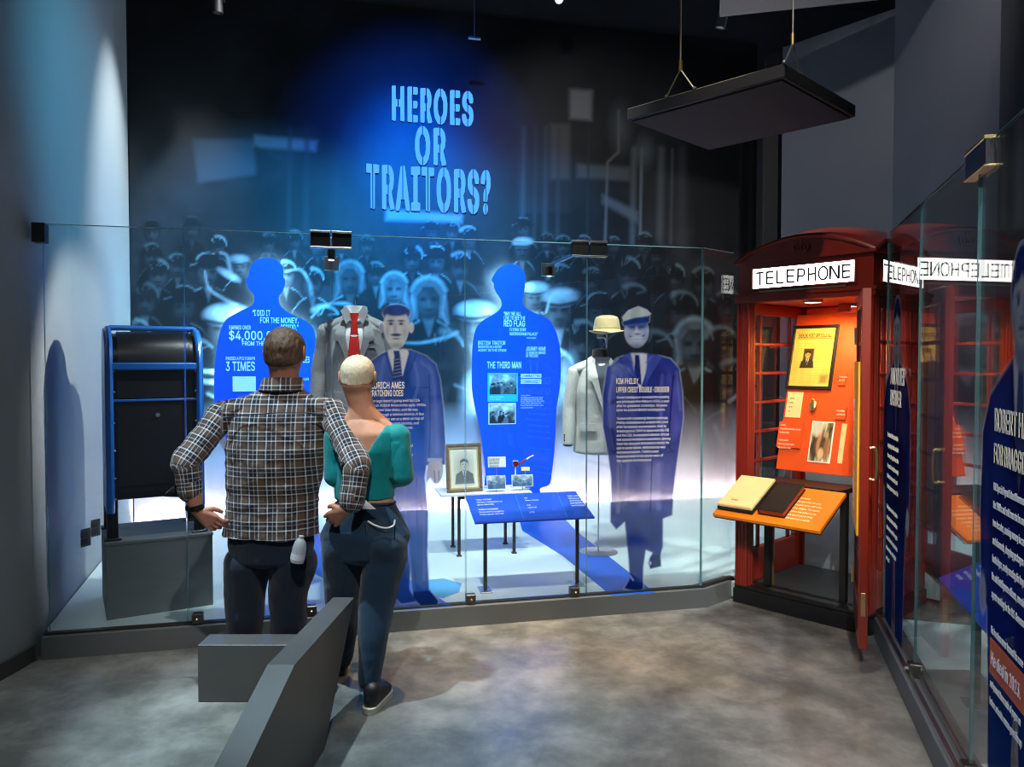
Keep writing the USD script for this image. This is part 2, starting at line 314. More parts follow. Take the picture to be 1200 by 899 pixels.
# ================================================================ SETTING
c0, c1 = onz(41, 774.5)[:2], onz(828, 712)[:2]
CASE = Frame(c0, math.atan2(*(c1 - c0)[::-1])); CLEN = float(np.linalg.norm(c1 - c0))
FLOORZ = 0.12
backn = float(np.mean([CASE.atz(800, 583, FLOORZ)[1], CASE.atz(520, 594, FLOORZ)[1]]))
BOOTH = Frame(onz(861, 705)[:2], math.radians(-47.0))
cor = CASE.at(153, 390, backn)                      # the inner corner of left wall and mural
CORNER = CASE.w(cor[0], backn); MUR_R = CASE.w(CASE.at(915, 300, backn)[0], backn)
WALLH = 5.6
floor = obj('floor', sharp(-6, 6, -1.5, 10.5, -.1, 0), 'concrete', kind='structure')
obj('ceiling', sharp(-6, 6, -1.5, 10.5, 5.6, 5.7), 'ceiling_black', kind='structure')
# left wall: straight outside the case, bending gently outwards behind the glass
p_in = CASE.w(0.02, 0.04)
pin, pco = np.array(p_in[:2]) - [.015, 0], np.array(CORNER[:2]); ln = lambda t: tuple(pin + (pco - pin) * t)
lw = spline([(-2.72, -1.4), (-2.66, 1.6), (-2.60, 3.5), (pin[0] - .012, pin[1] - .14), ln(.04), ln(.2), ln(.4), ln(.6), ln(.8), ln(1)], 6)
def ribbon(path, th, z0, z1):
    p = np.asarray(path, float); t = np.gradient(p, axis=0); t /= np.linalg.norm(t, axis=1, keepdims=True); n = np.stack([-t[:, 1], t[:, 0]], 1)
    return ex_xy(Polygon(np.vstack([p, (p + n * th)[::-1]])), z0, z1)
obj('wall_left', ribbon(lw, .15, 0, WALLH), 'wall_grey', kind='structure')
bb = lw[lw[:, 1] < p_in[1] - .02]
obj('baseboard_left', ribbon(np.vstack([bb, [p_in[0] - .017, p_in[1] - .03]]), -.018, 0, .085), 'baseboard', kind='structure')
# back wall (the printed mural is laid on it), the grey return walls, the wall behind the right-hand case
A = ony(915, 300, 7.3)[:2]; B = ony(1045, 300, 6.5)[:2]; C = np.array([3.08, 4.9]); D = np.array([1.75, .2])
obj('wall_back', ribbon([CASE.w(cor[0] - .2, backn + .012)[:2], CASE.w(cor[0] + 8, backn + .012)[:2]], .12, 0, WALLH), 'wall_dark', kind='structure')
obj('wall_right', ribbon([A, B], .12, 0, 4.55), 'wall_dark', kind='structure')
obj('wall_right', ribbon([A + np.array([0, .1]), CASE.w(CASE.l(MUR_R)[0] - .1, backn)[:2]], .12, 0, 4.55), 'ceiling_black', kind='structure')
obj('wall_right', ribbon([B, C], .12, 0, WALLH), 'wall_dark', kind='structure')
obj('wall_right', ribbon([C, D], .12, 0, WALLH), 'ceiling_black', kind='structure')
# ================================================================ MURAL on the back wall (flat print; coordinates measured on the photograph, laid on the wall)
def wall_px(fr, y):
    return lambda gx, gz: pix(fr.o + np.outer(gx, fr.ex) + np.outer(np.full_like(gx, y), fr.ey) + np.outer(gz, [0, 0, 1.0]))
MY = backn - .004
def paint_mural(k):
    P = np.stack([k.x / 90, k.z / 90, np.zeros_like(k.x)], 1)
    f = meshkit.fbm(P, 5, 3); f2 = meshkit.fbm(P * 3.1 + 9, 4, 8)
    g = 34 + 26 * (f - .5) * 2 + 10 * (f2 - .5)
    k.c = lin(np.clip(np.stack([g * .92, g, g * 1.10], 1), 4, 255))
    # street and facade, upper half
    for p, c, q in [([(667, 104), (694, 106), (693, 141), (667, 139)], (112, 116, 124), .9), ([(676, 192), (738, 196), (738, 212), (676, 208)], (84, 92, 100), .7),
                    ([(706, 228), (748, 248), (748, 262), (706, 238)], (96, 104, 112), .7), ([(298, 158), (372, 165), (370, 177), (296, 172)], (110, 118, 128), .8),
                    ([(252, 197), (308, 201), (306, 212), (252, 208)], (20, 26, 32), .8), ([(298, 170), (330, 190), (318, 216), (304, 205)], (30, 34, 42), .8),
                    ([(452, 245), (542, 252), (541, 261), (452, 258)], (120, 130, 140), .8), ([(606, 100), (668, 70), (668, 250), (606, 250)], (46, 48, 52), .5),
                    ([(645, 145), (668, 145), (668, 210), (645, 210)], (84, 84, 88), .6), ([(226, 163), (296, 163), (300, 205), (232, 214)], (66, 80, 92), .8)]:
        k.poly(p, c, 3, q)
    for x, w, c in [(614, 5, 70), (628, 4, 56), (640, 5, 68), (655, 4, 60), (690, 3, 48), (743, 6, 96), (752, 3, 120), (775, 7, 92), (788, 3, 80), (800, 8, 60), (866, 3, 44), (879, 4, 52), (892, 3, 46), (846, 4, 36), (340, 5, 52), (360, 6, 46), (395, 10, 40)]:
        k.line([(x, 150 if x < 700 else 175), (x - 2, 285)], w, (c * .9, c, c * 1.08), .7, .9, False)
    k.line([(725, 130), (725, 178), (712, 190), (709, 285)], 3, (96, 98, 102), .8, .8, False); k.ell(727, 150, 10, 22, (84, 92, 100), .8, .6)
    k.ell(755, 178, 9, 14, (86, 96, 104), .8, .7)
    k.poly([(800, 60), (925, 60), (925, 300), (812, 300), (806, 190)], (13, 15, 18), 6, .8)
    for x in (868, 880, 893, 905): k.line([(x, 150), (x - 1, 300)], 3, (40, 42, 46), .7, .9, False)
    # crowd: dark hats, faces in shade, light along the tops of heads and shoulders
    R = np.random.default_rng(5)
    def arc(cx, cy, rx, ry, a0, a1): return [(cx + rx * math.cos(math.radians(t)), cy - ry * math.sin(math.radians(t))) for t in np.linspace(a0, a1, 6)]
    def person(cx, cy, r, rim=150, face=40, kind='hair', sh=1.0, dk=14, lean=0):
        rc = (rim * .82, rim * .96, rim); D = (dk, dk + 4, dk + 8); tone = lambda v: (v * .94, v, v * 1.06); side = R.choice([-1, 1])
        if sh:
            w = 2.0 * r * sh * R.uniform(.85, 1.1)
            k.poly([(cx - w, cy + 5 * r), (cx - w * .98, cy + 2.5 * r), (cx - w * .6, cy + 1.65 * r), (cx - .4 * r, cy + 1.2 * r), (cx + .4 * r, cy + 1.2 * r), (cx + w * .6, cy + 1.65 * r), (cx + w * .98, cy + 2.5 * r), (cx + w, cy + 5 * r)], tone(dk * R.uniform(1.0, 1.9)), 1.6, .94, smooth=False)
            for q in (-1, 1):
                if R.random() < .75: k.line([(cx + q * w * .97, cy + 2.6 * r), (cx + q * w * .62, cy + 1.72 * r), (cx + q * .5 * r, cy + 1.28 * r)], (r * .05, r * .13), rc, R.uniform(.15, .75), 1.1)
            k.poly([(cx - .42 * r, cy + 1.0 * r), (cx + .42 * r, cy + 1.0 * r), (cx + .08 * r, cy + 2.5 * r)], tone(face * R.uniform(1.2, 2.6)), 1.6, .7)
            for q in (-1, 1): k.line([(cx + q * .45 * r, cy + 1.2 * r), (cx + q * .12 * r, cy + 2.5 * r)], r * .16, D, .8, .9, False)
        k.ell(cx, cy, 1.0 * r, 1.2 * r, D, .16, .96); k.ell(cx, cy + .2 * r, .74 * r, .92 * r, tone(face), .2, .95)
        k.ell(cx + side * .3 * r, cy + .25 * r, .36 * r, .6 * r, tone(face * 1.55), .8, .7)
        for q in (-1, 1): k.ell(cx + q * .32 * r, cy + .04 * r, .2 * r, .12 * r, D, .6, .9); k.ell(cx + q * .3 * r, cy + .42 * r, .18 * r, .14 * r, tone(face * 1.5), .8, .5)
        k.ell(cx, cy + .3 * r, .09 * r, .24 * r, tone(face * 1.7), .7, .6); k.ell(cx, cy + .66 * r, .28 * r, .07 * r, D, .6, .8); k.ell(cx, cy + 1.0 * r, .5 * r, .18 * r, D, .6, .5)
        if kind == 'hat':
            k.ell(cx, cy - .80 * r, .92 * r, .62 * r, tone(dk * 1.5), .14, 1); k.ell(cx, cy - .46 * r, 1.42 * r, .22 * r, D, .25, 1)
            k.line(arc(cx, cy - .80 * r, .92 * r, .66 * r, 20 if side > 0 else 60, 120 if side > 0 else 165), (r * .06, r * .16), rc, .8, 1.0); k.line([(cx - 1.42 * r, cy - .46 * r), (cx - .9 * r, cy - .62 * r)], r * .10, rc, .6, 1.0)
        elif kind == 'hair':
            k.ell(cx, cy - .62 * r, .98 * r, .66 * r, tone(dk * 1.6), .16, .95); a0 = R.uniform(-20, 50)
            k.line(arc(cx, cy - .35 * r, 1.0 * r, .98 * r, a0, a0 + R.uniform(70, 140)), (r * .10, r * .26), rc, .75, 1.2)
            for h in range(4): a1 = R.uniform(30, 150); k.line([(cx + .95 * r * math.cos(math.radians(a1)), cy - .35 * r - .95 * r * math.sin(math.radians(a1))), (cx + .5 * r * math.cos(math.radians(a1 + 25)), cy - .4 * r - .45 * r * math.sin(math.radians(a1 + 25)))], r * .07, rc, .4, 1.2, False)
        elif kind == 'scarf':
            k.poly([(cx - 1.25 * r, cy + 1.5 * r)] + arc(cx, cy - .1 * r, 1.12 * r, 1.2 * r, 190, -10) + [(cx + 1.25 * r, cy + 1.5 * r), (cx + .6 * r, cy + 1.1 * r)] + arc(cx, cy + .15 * r, .72 * r, .92 * r, -30, 210) + [(cx - .6 * r, cy + 1.1 * r)], tone(rim * .55), 1.5, .8)
            k.line(arc(cx, cy - .1 * r, 1.06 * r, 1.16 * r, 160, 20), r * .2, rc, .6, 1.2)
            for q in (-1, 1): k.line([(cx + q * .95 * r, cy - .2 * r), (cx + q * .85 * r, cy + .8 * r), (cx + q * 1.1 * r, cy + 1.5 * r)], r * .14, tone(rim * .8), .5, 1.2)
        elif kind == 'cap':
            k.ell(cx, cy - .68 * r, 1.06 * r, .58 * r, tone(rim * .62), .2, .92); k.ell(cx - side * .2 * r, cy - .85 * r, .75 * r, .34 * r, rc, .7, .7); k.line([(cx - 1.0 * r, cy - .36 * r), (cx, cy - .22 * r), (cx + 1.0 * r, cy - .4 * r)], r * .2, D, .9)
    # far rows
    for cx, cy, r, rim, kind in [(225, 268, 10, 70, 'hat'), (178, 272, 10, 60, 'hat'), (255, 290, 10, 170, 'hair'), (315, 285, 9, 120, 'hair'), (345, 282, 9, 120, 'hair'), (372, 290, 9, 130, 'hair'), (400, 286, 9, 80, 'hat'), (430, 288, 9, 110, 'hair'),
                                 (505, 272, 9, 120, 'hat'), (530, 272, 9, 130, 'hair'), (549, 280, 11, 170, 'hair'), (613, 268, 9, 110, 'hat'), (612, 292, 11, 190, 'cap'), (641, 284, 8, 90, 'hair'), (660, 288, 9, 110, 'hair'), (684, 288, 9, 130, 'hair'), (719, 288, 8, 120, 'hair'), (755, 286, 10, 130, 'hair'), (178, 300, 11, 110, 'hair'), (208, 312, 11, 110, 'hair')]:
        person(cx, cy, r, rim, 38, kind, .9)
    for cx, cy, r, rim, face, kind in [(185, 322, 13, 120, 40, 'hair'), (244, 318, 15, 150, 44, 'hat'), (281, 312, 11, 150, 42, 'cap'), (335, 322, 12, 210, 50, 'hair'), (366, 332, 13, 190, 46, 'hair'), (410, 326, 16, 160, 44, 'scarf'), (440, 322, 11, 130, 44, 'hair'),
                                       (483, 304, 12, 160, 46, 'hair'), (511, 306, 12, 170, 46, 'hat'), (539, 313, 13, 160, 40, 'hair'), (657, 330, 15, 120, 38, 'hair'), (694, 330, 12, 110, 36, 'hair'), (735, 322, 15, 130, 34, 'hair'), (790, 326, 12, 150, 40, 'hair'), (824, 332, 14, 120, 44, 'hair'), (770, 300, 9, 80, 36, 'hat')]:
        person(cx, cy, r, rim, face, kind)
    for cx, cy, r, rim, face, kind in [(170, 352, 15, 90, 34, 'hair'), (215, 358, 16, 120, 34, 'hat'), (462, 338, 15, 190, 74, 'scarf'), (502, 350, 20, 185, 46, 'scarf'), (627, 348, 14, 190, 46, 'cap'), (655, 362, 19, 190, 48, 'cap'), (703, 366, 16, 120, 34, 'hat'), (742, 360, 20, 110, 26, 'hair'), (800, 366, 18, 110, 40, 'hair'), (853, 360, 15, 100, 34, 'hair')]:
        person(cx, cy, r, rim, face, kind)
    for cx, cy, r, rim, face, kind in [(160, 395, 15, 150, 40, 'hair'), (262, 384, 22, 200, 44, 'cap'), (380, 384, 19, 190, 36, 'hair'), (554, 378, 20, 210, 40, 'cap'), (682, 402, 19, 120, 40, 'hair'), (814, 402, 23, 170, 50, 'scarf'), (845, 410, 20, 130, 24, 'hair'), (880, 405, 18, 110, 30, 'hair'), (520, 420, 24, 130, 26, 'hair'), (765, 420, 24, 110, 26, 'hair'), (230, 430, 24, 150, 36, 'hair'), (650, 440, 22, 190, 40, 'hair'), (420, 440, 24, 150, 36, 'hair'), (860, 452, 22, 120, 34, 'hair')]:
        person(cx, cy, r, rim, face, kind, 1.1)
    for p in [[(240, 318), (245, 338), (262, 350), (276, 358)], [(258, 296), (266, 300), (270, 318)], [(452, 400), (490, 402), (520, 396), (535, 390)], [(365, 372), (380, 358), (405, 356), (420, 366)], [(335, 318), (352, 316), (362, 330), (365, 345)], [(640, 366), (648, 344), (668, 342)]]:
        k.line(p, (2, 4), (150, 170, 178), .65, 1.1)
    k.ell(268, 322, 12, 4, (170, 190, 200), .5, .8, rot=30); k.ell(560, 470, 14, 22, (150, 168, 178), .9, .7); k.ell(668, 452, 10, 24, (168, 182, 190), .9, .7)
    for z0 in (440, 452): k.line([(238, z0 - 5), (254, z0 - 4)], 5, (190, 206, 214), .8, .6, False)
    # uneven development of the old negative breaks the light up
    nz = meshkit.fbm(np.stack([k.x / 14, k.z / 16, np.full_like(k.x, 4)], 1), 4, 21); up_ = np.clip((k.z - 255) / 30, 0, 1); k.tint(1 + up_ * (.45 + 1.15 * nz - 1))
    # below the knees the strip's glow is painted in as a paler tone
    f = np.clip((k.z - 470) / 70, 0, 1)[:, None]; P2 = np.stack([k.x / 30, k.z / 60, np.ones_like(k.x)], 1); n2 = 196 + 50 * (meshkit.fbm(P2, 4, 2) - .5)
    k.c = k.c * (1 - f) + lin(np.stack([n2, n2 * .97, n2], 1)) * f
    for p, w in [([(838, 500), (850, 530), (862, 540)], 5), ([(690, 540), (720, 548)], 4), ([(855, 470), (872, 458)], 4)]: k.line(p, w, (172, 168, 170), .7, .9)
murx0, murx1 = cor[0] + .012, CASE.l(MUR_R)[0] - .32
mural = print_grid(murx0, murx1, .03, 5.1, 460, 330, paint_mural, 'mural', y=MY, px=wall_px(CASE, MY), shape=lambda gx, gz: CASE.o + np.outer(gx, CASE.ex) + np.outer(np.full_like(gx, MY), CASE.ey) + np.outer(gz, [0, 0, 1.0]),
                   label='wall-wide printed mural of a dark street crowd in hats and headscarves behind the glass', category='mural')

# ================================================================ LETTERS OF PROJECTED LIGHT high on the mural, built as glowing shapes
sg = thing('projected_text', 'projected blue stencil question high on the mural, built as glowing capitals', 'sign', CASE.w(0, MY - .02), CASE.a)
def at_wall(px, py, y): q = CASE.at(px, py, y); return q[0], q[2]
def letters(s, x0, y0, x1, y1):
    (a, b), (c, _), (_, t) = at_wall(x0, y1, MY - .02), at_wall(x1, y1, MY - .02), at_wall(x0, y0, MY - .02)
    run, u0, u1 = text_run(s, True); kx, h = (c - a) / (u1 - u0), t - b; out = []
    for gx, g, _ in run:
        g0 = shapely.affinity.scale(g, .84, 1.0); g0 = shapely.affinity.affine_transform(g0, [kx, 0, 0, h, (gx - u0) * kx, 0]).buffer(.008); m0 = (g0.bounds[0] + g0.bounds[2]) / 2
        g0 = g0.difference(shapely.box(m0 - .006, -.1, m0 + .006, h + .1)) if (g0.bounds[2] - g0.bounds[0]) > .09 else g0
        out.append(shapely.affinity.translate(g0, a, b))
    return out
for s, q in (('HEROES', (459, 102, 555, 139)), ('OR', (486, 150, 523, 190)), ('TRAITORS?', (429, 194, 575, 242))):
    for g in letters(s, *q): obj('letter', ex_xz(g, -.006, .012), 'projected_blue', sg, smooth=False)

# ================================================================ DISPLAY CASE (plinth, floor, panes, fittings)
q2 = CASE.l(onz(864, 699)); Q2 = (q2[0], q2[1]); GY = .05; GT = 2.335
dc = thing('display_case', 'long frameless glass display case across the back of the room', 'display case', CASE.w(0, 0), CASE.a)
ang2 = math.atan2(Q2[1], Q2[0] - CLEN)
def off(p, d, a): return (p[0] - math.sin(a) * d, p[1] + math.cos(a) * d)
pl = [(0.03, 0), (CLEN, 0), Q2, off(Q2, .11, ang2), (CLEN - .045, .11), (0.03, .11)]
obj('plinth', ex_xy(pl, 0, FLOORZ), 'plinth', dc)
obj('glass_channel', cat(ex_xy([(0.03, .035), (CLEN - .02, .035), (CLEN - .02, .068), (.03, .068)], FLOORZ, FLOORZ + .012), ex_xy([off((CLEN, 0), .03, ang2), off(Q2, .03, ang2), off(Q2, .065, ang2), off((CLEN, 0), .065, ang2)], FLOORZ, FLOORZ + .012)), 'steel_dark', dc)
L2 = lambda P: tuple(CASE.l((P[0], P[1], 0))[:2])
bcorner = [BOOTH.w(-.02, .02), BOOTH.w(-.02, .95), BOOTH.w(.95, .95)]
fl = [(0.03, .11), (CLEN - .045, .11), off(Q2, .11, ang2)] + [L2(b) for b in bcorner] + [L2(B + np.array([-.03, -.05])), L2(A + np.array([0, -.02])), (CASE.l(MUR_R)[0], backn - .085), (cor[0] + .02, backn - .085)] + [L2(p + np.array([.012, 0])) for p in lw[::-1] if .15 < CASE.l((p[0], p[1], 0))[1] < backn - .12]
cfl = ex_xy(Polygon(fl).buffer(0), 0.02, FLOORZ); cfl.apply_transform(trimesh.transformations.rotation_matrix(CASE.a, [0, 0, 1])); cfl.apply_translation(CASE.o); cfl = obj('floor', cfl, 'case_floor', kind='structure')
def fz(px, py): q = CASE.atz(px, py, FLOORZ); return (q[0], q[1])
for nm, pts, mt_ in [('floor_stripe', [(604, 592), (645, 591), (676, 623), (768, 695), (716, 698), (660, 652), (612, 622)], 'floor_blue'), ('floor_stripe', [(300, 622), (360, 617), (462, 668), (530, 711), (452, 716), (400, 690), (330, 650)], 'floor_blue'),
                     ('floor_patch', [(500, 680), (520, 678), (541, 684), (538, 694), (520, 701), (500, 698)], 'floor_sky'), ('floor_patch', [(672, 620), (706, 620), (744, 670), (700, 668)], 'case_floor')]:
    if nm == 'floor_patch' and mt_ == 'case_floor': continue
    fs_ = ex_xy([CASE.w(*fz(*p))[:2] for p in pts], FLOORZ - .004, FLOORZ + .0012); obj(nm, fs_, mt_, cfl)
seams = [0.055] + [CASE.at(x, 280, GY)[0] for x in (215, 388, 545, 688)] + [CLEN - .02]
def pane(x0, x1, nm='glass_pane', mesh=None):
    p = obj(nm, mesh or sharp(x0 + .002, x1 - .002, GY - .005, GY + .005, FLOORZ + .012, GT), 'glass', dc, smooth=False)
    e = .0014
    obj('top_edge', sharp(x0 + .002, x1 - .002, GY - .005, GY + .005, GT, GT + .004), 'glass_edge_lit', p, smooth=False); obj('pane_edge', cat(sharp(x0 + .002, x0 + .002 + e, GY - .0054, GY + .0054, FLOORZ + .012, GT), sharp(x1 - .002 - e, x1 - .002, GY - .0054, GY + .0054, FLOORZ + .012, GT)), 'glass_edge', p, smooth=False)
for a, b in zip(seams[:-1], seams[1:]): pane(a, b)
s0, s1 = off((CLEN, 0), .047, ang2), off(Q2, .047, ang2)
seg = lambda t0, t1, d0, d1: [off((CLEN + (Q2[0] - CLEN) * t, Q2[1] * t), d, ang2) for t, d in ((t0, d0), (t1, d0), (t1, d1), (t0, d1))]
p2 = obj('glass_pane', ex_xy(seg(.0, .97, .042, .052), FLOORZ + .012, GT), 'glass', dc, smooth=False)
obj('top_edge', ex_xy(seg(.0, .97, .042, .052), GT, GT + .004), 'glass_edge_lit', p2, smooth=False); obj('pane_edge', ex_xy(seg(0, .012, .041, .053), FLOORZ + .012, GT), 'glass_edge', p2, smooth=False)
for px_ in (231, 365, 552, 674):
    x = CASE.at(px_, 705, GY - .02)[0]
    c = obj('glass_clamp', bx(x - .03, x + .03, GY - .025, GY + .025, FLOORZ, FLOORZ + .062, .004), 'steel_dark', dc)
    obj('clamp_stud', mv(rotx(lathe([(0, 0), (.007, 0), (.007, .016), (.004, .02), (0, .02)], 10), 90), x, GY - .024, FLOORZ + .034), 'steel', c)
for px_ in (388, 690):
    x = CASE.at(px_, 285, GY)[0]
    c = obj('top_bracket', cat(bx(x - .115, x - .006, GY - .02, GY + .02, GT - .075, GT + .016, .003), bx(x + .006, x + .115, GY - .02, GY + .02, GT - .075, GT + .016, .003)), 'black_metal', dc)
    obj('bracket_rail', cat(bx(x - .117, x - .004, GY - .023, GY + .023, GT + .008, GT + .02, .002), bx(x + .004, x + .117, GY - .023, GY + .023, GT + .008, GT + .02, .002), bx(x - .117, x + .117, GY - .023, GY + .023, GT - .08, GT - .072, .002)), 'steel', c)
    obj('stay_arm', bx(x - .012, x + .012, GY + .02, GY + .95, GT - .034, GT - .012, .003), 'steel', c)
    ly = GY + (.36 if px_ == 388 else .90); lp = CASE.w(x, ly, GT - .115)
    if px_ == 388: spot(lp, (-2.75, 5.1, 1.35), (1.0, .98, .94), 330, 36, .5, .02)
    else: spot(lp, CASE.w(x + .2, 1.1, 1.3), (1.0, .98, .94), 70, 34, .6, .02)
    obj('stay_lamp', mv(lathe([(0, 0), (.022, 0), (.026, .064), (0, .066)], 14), x, ly, GT - .10), 'black_metal', c)
    pb = obj('stay_plate', bx(x - .05, x + .05, GY + .93, GY + .945, GT - .10, GT, .003), 'steel', c)
obj('wall_clip', bx(.012, .075, GY - .035, GY + .035, GT - .10, GT + .004, .003), 'black_metal', dc)

# light strip at the foot of the mural
lt = thing('light_strip', 'glowing pinkish light strip along the foot of the mural', 'light strip', CASE.w(0, MY - .055, .012), CASE.a)
obj('channel', sharp(cor[0] + .10, CASE.l(MUR_R)[0] - .4, .0, .034, 0, .03), 'steel', lt); obj('diffuser', sharp(cor[0] + .10, CASE.l(MUR_R)[0] - .4, .004, .030, .03, .044), 'led_pink', lt, smooth=False)

# ================================================================ BLUE SILHOUETTE PANELS with light behind them
SILY = MY - .12
def panel_outline(pts): return [at_wall(px, py, SILY) for px, py in pts]
S1 = [(312, 302), (303, 304), (296, 309), (292, 317), (291, 325), (288, 327), (289, 334), (293, 341), (297, 345), (298, 352), (295, 358), (283, 364), (270, 371), (264, 376), (259, 386), (255, 402), (252, 425), (251, 450), (252, 478), (258, 500), (268, 520), (274, 560), (276, 602), (366, 598), (368, 560), (371, 520), (373, 470), (372, 420), (370, 396), (366, 383), (358, 376), (343, 369), (331, 361), (327, 354), (327, 347), (331, 342), (334, 333), (334, 327), (332, 325), (332, 315), (328, 308), (321, 303)]
S2 = [(598, 309), (590, 311), (583, 316), (579, 322), (576, 328), (579, 332), (579, 337), (583, 345), (587, 351), (588, 358), (582, 366), (570, 373), (562, 379), (557, 388), (554, 404), (553, 430), (553, 455), (555, 470), (557, 480), (560, 492), (563, 508), (566, 530), (569, 556), (571, 590), (631, 588), (632, 573), (643, 568), (646, 556), (649, 530), (651, 502), (652, 478), (656, 452), (657, 425), (655, 402), (650, 385), (642, 374), (627, 367), (615, 360), (612, 352), (614, 343), (615, 332), (615, 322), (611, 315), (606, 311)]
def silhouette(pts, label):
    o = Polygon(panel_outline(pts)); x, y = o.centroid.x, o.bounds[1]
    t = thing('silhouette_panel', label, 'panel', CASE.w(x, SILY, y), CASE.a); o = shapely.affinity.translate(o, -x, -y)
    o = Polygon(spline(np.array(o.exterior.coords)[:-1], 3)).buffer(.01).buffer(-.01)
    obj('panel', ex_xz(o, -.012, .012), 'blue_panel', t)
    ring = o.buffer(-.035); ring = max(getattr(ring, 'geoms', [ring]), key=lambda g: g.area).simplify(.01)
    rp = np.array(ring.exterior.coords); hi = rp[:, 1] > .12
    band = ring.exterior.buffer(.012).intersection(shapely.box(-3, .95, 3, 4))
    obj('halo_light', ex_xz(band, .045, .06), 'led_cyan', t, smooth=False)
    obj('standoff', cat(*[ex_xz(Point(a_, b_).buffer(.012), .012, .115) for a_, b_ in ((-.15, .5), (.15, .5), (-.15, 1.4), (.15, 1.4))]), 'steel', t)
    return t, x, y
sil1, s1x, s1z = silhouette(S1, 'blue silhouette panel of a man behind the man in the plaid shirt')
sil2, s2x, s2z = silhouette(S2, 'blue silhouette panel of a man in a cap behind the framed portrait')
def ptx(t, x, z, s, x0, x1, yb, yt, mat='text_white', y=-.012, bold=True, nm='lettering', fr=CASE, fy=SILY):
    a, b, c = fr.at(x0, yb, fy), fr.at(x1, yb, fy), fr.at(x0, yt, fy)
    return text(s, a[0] - x, a[2] - z, c[2] - a[2], b[0] - a[0], y, bold=bold)
def block(t, x, z, rows, nm='lettering', mat='text_white', **k):
    obj(nm, cat(*[ptx(t, x, z, *r, **k) for r in rows]), mat, t, smooth=False)
block(sil1, s1x, s1z, [('\u201cI DID IT', 296, 317, 370, 363.5), ('FOR THE MONEY.', 305, 350, 378.5, 372), ('PERIOD.\u201d', 329, 350, 387, 380.5), ('EARNED OVER', 269, 294, 386, 381.5), ('$4,000,000', 268.5, 333, 398, 388), ('FROM THE SOVIETS', 284, 334, 405, 400), ('PASSED A POLYGRAPH', 265, 299, 422, 418), ('3 TIMES', 265, 299, 434.5, 424), ('AND LIES', 346, 363, 425, 418), ('IN PRISON FOR LIFE', 340, 362, 446, 443)])
block(sil2, s2x, s2z, [('\u201cMAY WE ALL', 590, 610, 369.5, 365.5), ('LIVE TO SEE THE', 590, 615, 374.5, 370.5), ('RED FLAG', 590, 615, 382.5, 375.5), ('FLYING OVER', 597, 616, 388, 384.5), ('BUCKINGHAM PALACE\u201d', 597, 630, 393, 389.5), ('KIM PHILBY', 617, 628, 397, 395.5), ('BRITISH TRAITOR', 560, 592, 404, 399.5), ('RECRUITED AS A SOVIET', 560, 588, 408, 405), ('AGENT IN THE 1930S', 560, 593, 412, 409), ('JOURNEY HOME', 616, 639, 411, 406.5), ('TO YEARS OF SERVICE', 616, 639, 415, 412), ('IN THE USSR', 616, 630, 418.5, 415.5), ('THE THIRD MAN', 570.5, 610.5, 431.5, 424)])
PX, PW = s1x, s1z
def card(t, x, z, q, nm, mat, th=.006, fy=SILY, fr=CASE, y=-.012):
    a, b = fr.at(q[0], q[3], fy), fr.at(q[2], q[1], fy)
    return obj(nm, bx(a[0] - x, b[0] - x, y - th, y, a[2] - z, b[2] - z, .001), mat, t), (a[0] - x, b[0] - x, a[2] - z, b[2] - z)
card(sil1, s1x, s1z, (273, 441, 300, 459), 'document', 'paper')
def street_photo(seed):
    def f(k):
        w, h = k.x.max() - k.x.min(), k.z.max() - k.z.min(); X, Z = (k.x - k.x.min()) / w, (k.z - k.z.min()) / h
        n = meshkit.fbm(np.stack([X * 5, Z * 4, np.full_like(X, seed)], 1), 4, seed); v = 60 + 190 * np.clip(Z * .8 + (n - .5) * 1.3, 0, 1); k.c = lin(np.stack([v, v, v * .97], 1)); R = np.random.default_rng(seed)
        x0, z0 = k.x.min(), k.z.min()
        for i in range(7):
            cx, s = x0 + w * R.uniform(.1, .9), R.uniform(.05, .09) * w; zz = z0 + h * R.uniform(.3, .5); c = R.uniform(20, 120)
            k.ell(cx, zz - 2.4 * s, 1.2 * s, 2.4 * s, (c, c, c), .2); k.ell(cx, zz + .6 * s, .55 * s, .75 * s, (c + 70,) * 3, .2); k.ell(cx, zz + 1.2 * s, .7 * s, .3 * s, (20, 20, 20), .3)
    return f
def photo(t, x, z, q, seed, nm='photograph', th=.006, paint=None, fr=CASE, fy=SILY, y=-.012, mat='paper', res=(46, 36)):
    p, (a, b, c, d) = card(t, x, z, q, nm, mat, th, fy, fr, y)
    e = (b - a) * .03
    print_grid(a + e, b - e, c + e, d - e, res[0], res[1], paint or street_photo(seed), 'print', p, y - th - .001)
    return p
c1_, (a, b, c, d) = card(sil2, s2x, s2z, (571, 437, 606.5, 471), 'caption_card', 'cyan_card')
print_grid(a + .02, b - .015, c + .075, d - .015, 50, 40, street_photo(3), 'print', c1_, -.0195)
obj('lettering', greek(['A public figure faces the press', 'in the family sitting room'], a + .02, c + .045, .012, .022, -.0185), 'text_white', c1_, smooth=False)
photo(sil2, s2x, s2z, (572, 472, 604, 497.5), 5)
for rows in ([(610, 438, 634, 443), (610, 444, 634, 450)],): 
    for r in rows: card(sil2, s2x, s2z, r, 'headline_strip', 'text_white', .002)
obj('lettering', cat(*[ptx(sil2, s2x, s2z, s, x0, x1, yb, yt, y=-.0145) for s, x0, x1, yb, yt in [('COMMITTED', 611, 633, 442, 439), ('COMMUNIST', 611, 633, 449, 445.5)]]), 'blue_panel', sil2, smooth=False)
